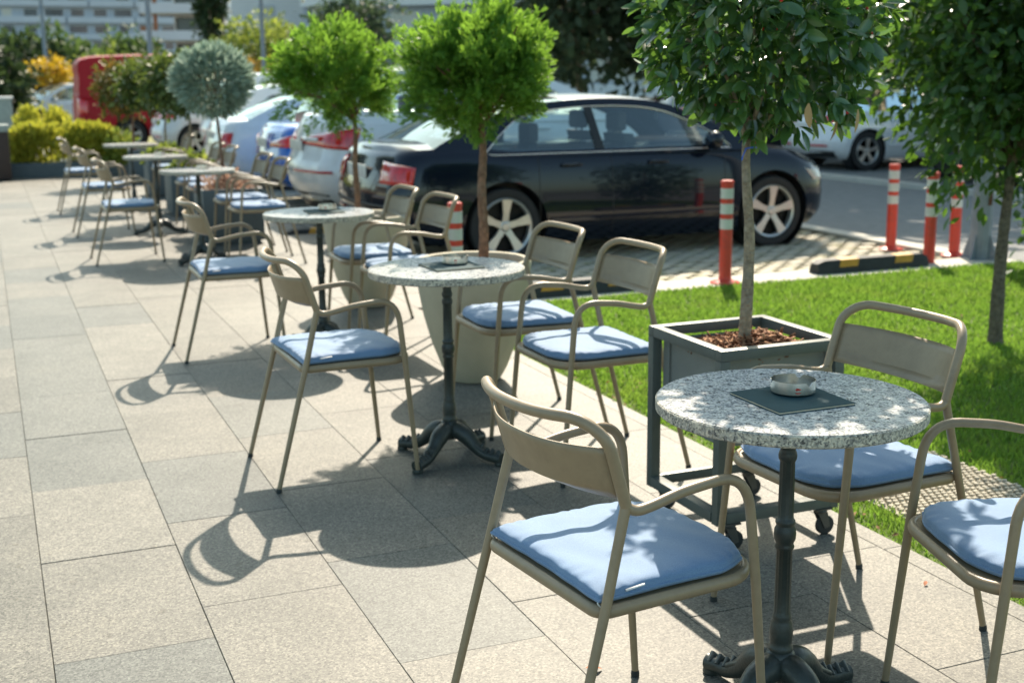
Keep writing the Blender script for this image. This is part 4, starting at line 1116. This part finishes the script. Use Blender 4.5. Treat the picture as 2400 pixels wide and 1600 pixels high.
    for s in (1, -1):
        Y = lambda z, o=0: s*(yc(z)+o)
        m = MB(); ring = []
        m.grid([[(x, Y(z), z) for x, z in A], [(x, Y(z), z) for x, z in D]])
        # lower sill strip of the frame
        m.add([(A[0][0], Y(A[0][1]), A[0][1]), (D[0][0], Y(D[0][1]), D[0][1]), (D[-1][0], Y(D[-1][1]), D[-1][1]), (A[-1][0], Y(A[-1][1]), A[-1][1]), (A[-1][0], Y(zb_)+s*.02, zb_-.03), (A[0][0], Y(zb_)+s*.02, zb_-.03)], [(0, 1, 2, 3, 4, 5)])
        m.build('window_frame', paint, t, smooth=False, solid=.02)
        m = MB(); m.add([(x, Y(z, -.004), z) for x, z in D], [list(range(K))]); m.build('side_window', S.get('sglass', M['glass']), t, smooth=False)
        for px in S.get('pillars', []):
            zt = max([z for x, z in D if abs(x-px) < .2] or [1.3]); zt = interp(sorted((x, z) for x, z in D if z > zb_+.1), px-.05)+.01
            m = MB(); q = [(px-.04, zb_), (px+.04, zb_), (px-.02, zt), (px-.09, zt)]
            m.add([(x, Y(z, .003), z) for x, z in q], [(0, 1, 2, 3)]); m.build('door_pillar', M['black'], t, smooth=False, solid=.012)
        if S.get('chrome'):
            m = MB(); z = zb_; m.tube([(D[0][0]-.01, Y(D[0][1], .008), D[0][1]-.004)]+[(x, Y(zb_, .008), zb_-.004) for x in np.linspace(D[0][0]+.06, D[-1][0], 12)], .009, 6)
            m.tube([(x, Y(z2, .006), z2) for x, z2 in D], .0055, 6); m.build('chrome_trim', M['chrome'], t)
        # door seams, handles, sill strip
        for xs in S['seams']:
            m = MB(); zz = np.linspace(c.zbot(xs)+.06, zb_-.02, 14); m.grid([[c.side(xs+.004*(z-.6)-.003, z, .0015)*Vector((1, s, 1)) if False else Vector((xs-.003, s*(c.side(xs, z).y+.0015), z)) for z in zz], [Vector((xs+.003, s*(c.side(xs, z).y+.0015), z)) for z in zz]])
            m.build('door_seam', M['black'], t, smooth=False, fix=False)
        for xs in S['handles']:
            z = zb_-.1; y = c.side(xs, z).y
            m = MB(); m.tube(smooth_path([(xs-.09, s*(y-.004), z), (xs-.075, s*(y+.028), z+.002), (xs+.075, s*(y+.028), z+.004), (xs+.09, s*(y-.004), z+.003)], 4), .0105, 8, flat=1.3); m.build('door_handle', paint, t)
        m = MB(); zz = S.get('molding', .33); xs = np.linspace(S['wr']+S['ar']+.03, S['wf']-S['ar']-.03, 16)
        m.grid([[Vector((x, s*(c.side(x, zz+dz).y+o), zz+dz)) for x in xs] for dz, o in ((-.022, 0), (-.018, .014), (.014, .014), (.022, 0))]); m.build('sill_moulding', S.get('mold_mat', paint), t)
        # mirror
        mx, mz = S['mirror']; yb = yc(mz); m = MB()
        m.tube([(mx, s*(yb-.02), mz-.02), (mx+.01, s*(yb+.08), mz+.0)], .022, 8)
        P = smooth_path([(0, .05, 0), (0, .08, 0), (0, .14, 0), (0, .2, 0), (0, .225, 0)], 3)
        rr = [interp([(0, .03), (.2, .062), (.6, .066), (.9, .045), (1, .01)], i/(len(P)-1)) for i in range(len(P))]
        m.tube([(mx+.02, s*(yb+p.y), mz+.03) for p in P], rr, 12, flat=1.25); m.build('mirror', S.get('mir_mat', paint), t)
    # lamps, plate, bumper strip
    for s in (1, -1):
        q0, q1, za, zc = S['tail']; G = []
        for j in range(7):
            L = []
            for i in range(13):
                q = q0+(q1-q0)*i/12; lo_, hi_ = za(i/12), zc(i/12); p = c.rear(q, lo_+(hi_-lo_)*j/6, .006+.012*math.sin(PI*i/12)*math.sin(PI*j/6)); L.append((p.x, s*p.y, p.z))
            G.append(L)
        m = MB(); m.grid(G); m.build('taillight', M['tail'], t, ang=60, solid=.006)
        if 'tail2' in S:
            q0, q1, za, zc = S['tail2']; G = [[(lambda p: (p.x, s*p.y, p.z))(c.rear(q0+(q1-q0)*i/8, za+(zc-za)*j/2, .024)) for i in range(9)] for j in range(3)]
            m = MB(); m.grid(G); m.build('reverse_lamp', M['lamp_clear'], t, solid=.004)
        if 'refl' in S:
            q0, q1, za, zc, mt = S['refl']; G = [[(lambda p: (p.x, s*p.y, p.z))(c.rear(q0+(q1-q0)*i/10, za+(zc-za)*j/2, .008)) for i in range(11)] for j in range(3)]
            m = MB(); m.grid(G); m.build('bumper_reflector', M['tail'], t, solid=.004)
        hz, hh = S['head']; G = []
        for j in range(5):
            L = []
            for i in range(9):
                y = .36+(c.hw-.40)*i/8; z = hz+hh*(j/4)+.03*(i/8); p = c.front(y, z, .012)
                L.append((p.x-.10*max(0, (i-5)/3)**2*0, s*p.y, p.z))
            G.append(L)
        m = MB(); m.grid(G); m.build('headlight', M['lamp_clear'], t, ang=60, solid=.006)
    for z0, z1, q, mt in S.get('bands', []):
        G = [[c.rear(-(c.hw-c.rc)+1e-3+(q+c.hw-c.rc)*i/16, z0+(z1-z0)*j/2, .007) for i in range(17)] for j in range(3)]
        G = [[Vector((p.x, -p.y, p.z)) for p in r[:0:-1]]+r for r in G]
        m = MB(); m.grid(G); m.build('bumper_trim', M[mt], t, solid=.004)
    pz = S['plate']; xp = c.rear(-(c.hw-c.rc)+.02, pz).x
    m = MB(); m.box(xp-.018, xp-.006, -.26, .26, pz-.055, pz+.055, .004); m.build('number_plate', M['plate'], t, ang=30)
    m = MB(); G = [[c.front(-.5+i/10, S['grille'][0]+(S['grille'][1]-S['grille'][0])*j/2, .008) for i in range(11)] for j in range(3)]; m.grid(G); m.build('grille', M['black'], t, solid=.004)
    # seats
    if lod:
        m = MB(); m.box(S['roof'][0][0]+.35, S['roof'][-1][0]-.2, -yc(zb_)+.05, yc(zb_)-.05, zb_-.05, zb_+S.get('deckz', .03), .02); m.build('cabin_deck', M['interior'], t, ang=30)
        for (sx, h) in ((S['seat1'], zb_+.3), (S['seat2'], zb_+.22)):
            for s in (1, -1):
                m = MB(); zt = h
                m.prism([(sx-.02, zb_-.05), (sx+.12, zb_-.05), (sx+.02, zt-.17), (sx-.07, zt-.17)], s*.38-.2, s*.38+.2, 'y'); m.box(sx-.09, sx+.005, s*.38-.13, s*.38+.13, zt-.15, zt+.02, .035)
                m.tube([(sx-.03, s*.38-.06, zt-.2), (sx-.04, s*.38-.06, zt-.1)], .008, 6); m.tube([(sx-.03, s*.38+.06, zt-.2), (sx-.04, s*.38+.06, zt-.1)], .008, 6); m.build('seat', M['interior'], t, ang=30)
    return t

SEDAN = dict(hw=.886, xr=-2.32, xf=2.0, rc=.22, fc=.42, rbow=.06, fbow=.10, r=.322, ar=.375, wr=-1.324, wf=1.324, rim=.75,
    rprof=[(0, .16), (.1, .06), (.25, .01), (.5, 0), (.6, .02), (.75, .05), (.95, .10), (1, .14)], fprof=[(0, .08), (.15, .01), (.4, 0), (.65, .015), (.88, .06), (1, .16)],
    top=[(-2.4, .935), (-2.1, .97), (-1.7, .985), (-1.2, .955), (-.5, .945), (.5, .93), (1.0, .93), (1.4, .885), (1.9, .80), (2.3, .72)],
    bot=[(-2.4, .3), (-1.9, .2), (-1, .17), (1, .16), (1.8, .19), (2.3, .26)], belt=.915,
    roof=[(-1.92, .98), (-1.54, 1.16), (-1.17, 1.285), (-.68, 1.342), (-.15, 1.35), (.26, 1.308), (.60, 1.19), (.90, 1.045), (1.14, .94)], ri=3, rf=5,
    cy0=.815, cy1=.60, cz0=.92, cz1=1.41, dlo=[(-1.48, .935), (-1.32, 1.08), (-1.08, 1.225), (-.64, 1.284), (-.15, 1.292), (.22, 1.252), (.53, 1.14), (.75, 1.03), (.88, .93)],
    pillars=[-.42], chrome=True, seams=[-1.02, -.33, .80], handles=[-.72, .12], molding=.36, mirror=(.62, .955),
    tail=(-.12, .28, lambda u: .70, lambda u: .875-.03*u-.04*max(0, u-.7)), head=(.56, .12), plate=.78, grille=(.33, .62),
    bands=[(.5, .53, .2, 'black'), (.3, .36, -.1, 'black')], refl=(-.25, .1, .42, .45, 0), seat1=.0, seat2=-.86)
SUVS = dict(SEDAN, hw=.925, xr=-2.2, xf=2.15, rc=.34, fc=.6, rbow=.10, r=.352, ar=.405, wr=-1.32, wf=1.34, rim=.68,
    rprof=[(0, .20), (.1, .08), (.25, .02), (.42, 0), (.5, .06), (.7, .10), (.9, .16), (1, .20)],
    top=[(-2.4, 1.15), (-1.8, 1.16), (-.5, 1.14), (.6, 1.11), (1.0, 1.1), (1.5, 1.04), (1.9, .94), (2.3, .82)], bot=[(-2.4, .34), (-1.9, .25), (0, .22), (1.8, .25), (2.3, .3)], belt=1.11,
    roof=[(-2.02, 1.17), (-1.9, 1.36), (-1.78, 1.5), (-1.3, 1.61), (-.6, 1.65), (0, 1.62), (.35, 1.53), (.75, 1.35), (1.15, 1.12)], ri=2, rf=5, cy0=.85, cy1=.64, cz0=1.1, cz1=1.64,
    dlo=[(-1.72, 1.2), (-1.6, 1.36), (-1.4, 1.46), (-.9, 1.53), (-.4, 1.55), (0, 1.52), (.34, 1.43), (.64, 1.27), (.86, 1.135)], chrome=False, pillars=[-.35, -1.1], seams=[-1.0, -.27, .85], handles=[-.7, .2], mirror=(.68, 1.15),
    tail=(-.46, .48, lambda u: .895-.055*u, lambda u: .945+.115*u), tail2=(-.33, -.02, .915, .948), refl=(-.42, .32, .615, .64, 0), bands=[(.24, .4, .2, 'black'), (.625, .632, -.45, 'black'), (.33, .36, -.2, 'chrome')],
    plate=.87, head=(.74, .13), grille=(.42, .72), seat1=.05, seat2=-.85, molding=.4, rglass=M['dark_glass'])
HATCH = dict(SUVS, hw=.88, xr=-1.95, xf=1.95, r=.32, ar=.365, wr=-1.27, wf=1.27, top=[(-2.2, .95), (-1.5, .96), (0, .93), (.8, .93), (1.2, .88), (1.7, .8), (2.1, .7)], bot=[(-2.2, .28), (-1.7, .19), (1.6, .18), (2.1, .24)], belt=.9,
    roof=[(-1.8, .96), (-1.68, 1.18), (-1.52, 1.34), (-1.0, 1.44), (-.4, 1.475), (.1, 1.45), (.45, 1.33), (.8, 1.14), (1.12, .95)], cy0=.81, cy1=.59, cz0=.9, cz1=1.47,
    dlo=[(-1.45, .96), (-1.35, 1.16), (-1.2, 1.27), (-.8, 1.36), (-.35, 1.385), (.05, 1.36), (.38, 1.26), (.66, 1.1), (.85, .93)], mirror=(.66, .95), tail=(-.3, .40, lambda u: .76+.03*u, lambda u: .87+.06*u), refl=(-.3, .1, .4, .43, 0),
    bands=[(.22, .33, .2, 'black')], plate=.72, head=(.6, .12), grille=(.34, .6)); HATCH.pop('tail2')
COUPE = dict(SEDAN, chrome=False, tail=(-.30, .22, lambda u: .74+.0*u, lambda u: .78+.10*u), bands=[(.3, .36, -.1, 'black')], seams=[-1.0, -.3, .8])
VAN = dict(SUVS, hw=.97, xr=-2.6, xf=2.55, rc=.16, fc=.5, rbow=.03, r=.34, ar=.39, wr=-1.5, wf=1.6, top=[(-3, 1.22), (1.0, 1.2), (1.7, 1.1), (2.6, .9)], bot=[(-3, .3), (2.6, .28)], belt=1.18, rprof=[(0, .06), (.2, 0), (1, .03)],
    roof=[(-2.55, 1.22), (-2.52, 1.6), (-2.46, 1.98), (-1.6, 2.07), (-.4, 2.08), (.6, 2.05), (.95, 1.93), (1.35, 1.6), (1.75, 1.18)], cy0=.94, cy1=.80, cz0=1.18, cz1=2.05,
    dlo=[(.3, 1.22), (.3, 1.5), (.34, 1.78), (.5, 1.8), (.65, 1.8), (.85, 1.78), (1.05, 1.62), (1.25, 1.42), (1.4, 1.22)], pillars=[], seams=[-.6, .25, 1.5], handles=[-.3, .45], mirror=(1.35, 1.3), tail=(.0, .3, lambda u: .8, lambda u: 1.15),
    bands=[(.3, .42, .1, 'black')], plate=.6, rglass=M['red_paint'], seat1=.6, seat2=.1); VAN.pop('tail2'); VAN.pop('refl')
make_car('saloon_car', (5.26, 10.52, PZ), math.radians(.8), dict(SEDAN, roof_mat=M['navy_roof']), M['navy'], 'glossy dark navy saloon with five spoke alloy wheels and chrome window trim')
make_car('crossover_car', (5.22, 13.12, PZ), 0, SUVS, M['white_paint'], 'white crossover parked next to the navy saloon, tail lamps toward the terrace')
make_car('saloon_car', (5.52, 15.75, PZ), 0, COUPE, M['blue_paint'], 'bright blue car between two white cars')
make_car('saloon_car', (5.32, 18.5, PZ), 0, dict(COUPE, tail=(-.02, .24, lambda u: .62, lambda u: .82)), M['white_paint'], 'white saloon parked beyond the blue car')
make_car('hatchback_car', (5.5, 21.2, PZ), 0, HATCH, M['white_paint'], 'white hatchback whose roof shows above the white saloon')
make_car('crossover_car', (6.0, 24.0, PZ), 0, SUVS, M['white_paint'], 'tall white estate furthest along the row of white cars')
make_car('hatchback_car', (5.2, 27.0, PZ), 0, HATCH, M['silver'], 'pale silver hatchback next to the red van')
make_car('delivery_van', (4.55, 30.6, PZ), 0, VAN, M['red_paint'], 'dark red delivery van behind the small potted trees', 'van')
make_car('hatchback_car', (14.6, 17.75, -.1), 0, HATCH, M['white_paint'], 'white hatchback parked across the lane, seen below the holly crown', lod=0)
make_car('hatchback_car', (14.7, 14.2, -.1), 0, HATCH, M['dark_paint'], 'dark grey hatchback across the lane behind the orange bollards', lod=0)
make_car('crossover_car', (13.9, 20.6, -.1), 0, SUVS, M['dark_paint'], 'dark crossover parked across the lane in tree shade', lod=0)
make_car('hatchback_car', (2.6, 46.0, -.13), math.radians(200), HATCH, M['white_paint'], 'distant white car under the yellow tree', lod=0)

# ------------------------------------------------------------------ trees behind
def far_tree(name, label, x, y, h, c, r, n, size, mat, seed, group='trees behind the car park', tr=.14, lump=.28, shell=.25):
    return leafy_tree(name, label, 'tree', (x, y, -.13), h, c, r, n, size, mat, seed, M['bark'], tr, group, lump, shell, 8, tpl=CARD)
far_tree('broadleaf_tree', 'dark green tree at the edge of the view behind the utility box', -.2, 44, .9, (0, 0, 1.5), (1.7, 1.6, 1.2), 4600, .3, M['far_deep'], 61)
far_tree('broadleaf_tree', 'rounded mid green tree beside the lamp post behind the yellow tree', 2.6, 58, 1.2, (0, 0, 1.8), (2.5, 1.8, 1.55), 6000, .36, M['far_green'], 62)
far_tree('broadleaf_tree', 'darkest green tree behind the distant white car', 1.2, 54, .8, (0, 0, 1.6), (2.4, 1.6, 1.6), 5200, .34, M['far_deep'], 63)
far_tree('autumn_tree', 'small bright yellow autumn tree beside the red van', 2.55, 47.5, .9, (-.2, 0, 1.85), (.72, .7, .45), 900, .18, M['yellow_leaf'], 64, tr=.06, lump=.4, shell=.2)
far_tree('broadleaf_tree', 'green tree rising above the red van roof', 4.7, 50, 1.2, (0, 0, 1.5), (1.6, 1.4, 1.0), 3600, .26, M['light_green'], 65)
far_tree('broadleaf_tree', 'dark green tree between the red van and the balconies', 6.9, 66, 1.4, (0, 0, 2.2), (1.8, 1.6, 1.5), 3000, .3, M['far_green'], 66)
far_tree('broadleaf_tree', 'large green and ochre tree behind the tall lamp post', 9.2, 46, 1.2, (0, 0, 2.2), (1.7, 1.6, 1.45), 3000, .22, M['light_green'], 67)
far_tree('autumn_tree', 'ochre tinged tree low behind the white estate', 8.6, 43, .7, (0, 0, 1.4), (1.3, 1.2, .9), 1500, .18, M['autumn'], 68)
far_tree('conifer_tree', 'tall dark conifer in front of the balcony house', 10.4, 62, 2.4, (0, 0, 5.2), (.75, .75, 3.0), 2600, .26, M['far_deep'], 69, lump=.35)
far_tree('broadleaf_tree', 'dark tree glimpsed between the two cedar crowns', 13.4, 48, 1.5, (0, 0, 3.2), (1.8, 1.7, 1.7), 2600, .26, M['far_dark'], 70)
far_tree('broadleaf_tree', 'light green young tree behind the sparser cedar', 10.9, 50, 1.2, (0, 0, 2.9), (1.0, 1.0, .9), 1200, .2, M['light_green'], 71)
for i, (x, y, cz, rx, rz, l) in enumerate([
    (16.3, 34, 3.6, 2.3, 2.9, 'tall dark tree behind the bushy cedar'), (19.4, 33, 3.4, 2.2, 2.9, 'tall dark tree above the navy saloon roof'),
    (18.0, 28, 3.5, 1.9, 2.8, 'dark shading tree between the cedar and the holly'), (22.5, 31, 3.6, 2.4, 2.9, 'tall dark tree behind the holly crown'),
    (26.0, 30, 3.6, 2.4, 3.0, 'tall dark tree showing beyond the holly crown edge'), (29.0, 26, 3.6, 2.6, 3.0, 'dark tree behind the lawn tree crown'), (20.5, 24, 3.6, 1.9, 2.5, 'dark tree standing by the car across the lane'), (24.5, 20, 3.4, 2.4, 2.8, 'dark tree across the lane behind the lawn tree')]):
    far_tree('shade_tree', l, x, y, 2.0, (0, 0, cz+1.4), (rx*1.25, rx*1.2, rz*1.35), 6500, .34, M['far_dark'], 80+i, 'dark trees across the lane', lump=.3, shell=.2)
for i, (x, y, cz, l) in enumerate([(13.0, 19.6, 7.2, 'tall shade tree rooted behind the white hatchback across the lane'), (15.6, 16.2, 7.4, 'tall shade tree rooted between the two hatchbacks across the lane'),
    (16.4, 24.4, 7.0, 'tall shade tree standing beyond the dark crossover across the lane'), (17.6, 13.2, 7.2, 'tall shade tree across the lane, hidden by the lawn tree crown'), (15.4, 21.5, 7.6, 'tall shade tree behind the dark crossover')]):
    far_tree('shade_tree', l, x, y, 4.2, (0, 0, cz), (2.5, 2.4, 2.1), 3600, .34, M['far_dark'], 120+i, 'dark trees across the lane', lump=.25, shell=.2)
b = MB(); b.box(-.15, .15, -14, 14, 0, .8, .02)
w = b.build('garden_wall', M['concrete'], ang=30); w.location = (24.5, 37, -.1); w.rotation_euler = (0, 0, math.radians(58)); tag(w, 'low pale wall under the dark trees across the lane', 'wall')

# ------------------------------------------------------------------ buildings
def block(name, label, loc, rot, W, H, D, fl, cols, wall, band, seed, wmat='window', bal=True, zb=0, ww=.62, wh=.5, cat='building', maxwin=90):
    g = random.Random(seed); t = thing(name, loc, label, cat, rot)
    m = MB(); m.box(-W/2, W/2, 0, D, 0, H); m.build('wall', M[wall], t, smooth=False)
    m = MB(); m.box(-W/2-.3, W/2+.3, -.4, D+.3, H+.005, H+.8); m.build('roof', M[band], t, smooth=False)
    cw_ = W/cols; k = 0
    for f in range(int(H//fl)):
        z = f*fl
        if bal:
            m = MB(); x = -W/2
            while x < W/2-1:
                w_ = min(cw_*g.choice((2, 3, 4)), W/2-x); pz_ = g.uniform(.9, 1.15); m.box(x+.15, x+w_-.15, -1.1, -.02, z-.05, z+pz_); x += w_
            m.build('balcony', M[band], t, smooth=False)
        for cidx in range(cols):
            if k >= maxwin or g.random() < .12: continue
            x = -W/2+cw_*(cidx+.5); w_ = cw_*ww*g.choice((.7, 1, 1.35)); z0 = z+fl*.36; z1 = z0+fl*wh
            m = MB(); m.box(x-w_/2, x+w_/2, -.06, -.005, z0, z1); o = m.build('window', M[band], t, smooth=False)
            m = MB(); m.box(x-w_/2+.12, x+w_/2-.12, -.09, -.065, z0+.1, z1-.1); m.build('pane', M['curtain' if g.random() < .15 else ('terracotta' if g.random() < .05 else wmat)], o, smooth=False)
            k += 1
    return t
block('apartment_block', 'long pale blue grey apartment block with rows of dark windows, far away', (16, 255, 0), 0, 74, 26, 14, 3.0, 18, 'facade', 'facade_band', 5, maxwin=95)
t = thing('balcony_house', (24.2, 150, 0), 'pale house with stacked white balconies and an orange corner post', 'building', math.radians(-14))
m = MB(); m.box(-3.2, 4.6, 0, 10, 0, 22); m.build('wall', M['facade_white'], t, smooth=False)
for f in range(7):
    z = f*2.95-.25
    m = MB(); m.box(-6.4, 1.2, -3.6, -.02, z, z+.32); m.build('balcony_floor', M['concrete'], t, smooth=False)
    m = MB(); m.box(-6.5, 1.3, -3.75, -3.6, z+.1, z+1.15); m.box(-6.5, -6.35, -3.58, -.02, z+.1, z+1.15); m.build('balcony', M['facade_band'], t, smooth=False)
    m = MB(); m.box(-3.0, 1.0, -.06, -.005, z+.5, z+2.7); o = m.build('window', M['black'], t, smooth=False)
    m = MB(); m.box(-2.8, .8, -.09, -.065, z+.6, z+2.6); m.build('pane', M['window'], o, smooth=False)
m = MB(); m.box(-5.2, -4.8, -2.4, -2.0, 0, 22); m.build('corner_post', M['terracotta'], t, smooth=False)
t = thing('rendered_house', (26, 92, 0), 'plain off white rendered house with a single blind covered window', 'building', math.radians(-6))
m = MB(); m.box(-9, 10, 0, 10, 0, 16); m.build('wall', M['facade_white'], t, smooth=False)
m = MB(); m.box(-9.3, 10.3, -.4, 10.3, 16.005, 16.6); m.build('roof', M['concrete'], t, smooth=False)
for (x, z) in ((-6.6, 5.05), (-6.6, 8.4), (-1.5, 5.2), (4, 5.2), (-1.5, 8.4), (4, 8.4)):
    m = MB(); m.box(x-.6, x+.6, -.08, -.005, z-.1, z+1.6); o = m.build('window', M['facade_band'], t, smooth=False)
    m = MB(); m.box(x-.5, x+.5, -.11, -.085, z+.45, z+1.5); m.box(x-.5, x+.5, -.11, -.085, z, z+.4); m.build('pane', M['curtain'], o, smooth=False)
for (x, z) in ((-3.6, 0), (-3.5, 0)): pass
block('apartment_block', 'grey apartment building hidden behind the dark trees across the lane', (47, 66, 0), math.radians(-32), 64, 21, 12, 3.0, 14, 'facade', 'facade_white', 9, maxwin=70)
block('apartment_block', 'pale apartment building between the cedar crowns and the dark trees', (55, 118, 0), math.radians(-14), 30, 24, 12, 3.0, 8, 'facade_white', 'facade_band', 12, maxwin=50)

# a few fallen leaves on the slabs
tv, tf = leaf_tpl(.5, .15, .25, 3)
for i, (x, y, s, l) in enumerate([(1.30, 2.62, .045, 'small orange fallen leaf lying in the shade under the seen from behind armchair'), (1.74, 2.50, .04, 'small rusty fallen leaf in the shade by the table column'), (2.43, 2.72, .024, 'curled brown fallen leaf on the slabs near the lawn edge')]):
    b = MB(); b.add([(v[0]*s-s/2, v[1]*s, (v[2]+.26)*s+.003) for v in tv], [list(f) for f in tf]); o = b.build('fallen_leaf', M['leaf_litter']); o.location = (x, y, 0); o.rotation_euler = (0, 0, i*1.9)
    tag(o, l, 'leaf', 'fallen leaves on the terrace')

# dry bits caught along the lawn edge and in the grass
n = 260; X = np.concatenate([nr.uniform(2.57, 2.85, 170)**1.0, nr.uniform(2.9, 5.5, 90)]); Y = nr.uniform(1.5, 7.4, n)
tv, tf = leaf_tpl(.5, .15, .25, 2)
V, F = place(tv, tf, np.stack([X, Y, np.where(X < 2.87, .004, .016)+nr.uniform(0, .012, n)], -1), unit(nr.normal(size=(n, 3))*np.array([1, 1, .2])), unit(nr.normal(size=(n, 3))*.4+np.array([0, 0, 1])), nr.uniform(.008, .028, n))
tag(np_mesh('fallen_leaves', V, F, M['litter_leaf']), 'scattered dry brown leaf bits along the lawn edge', 'leaf litter', kind='stuff')
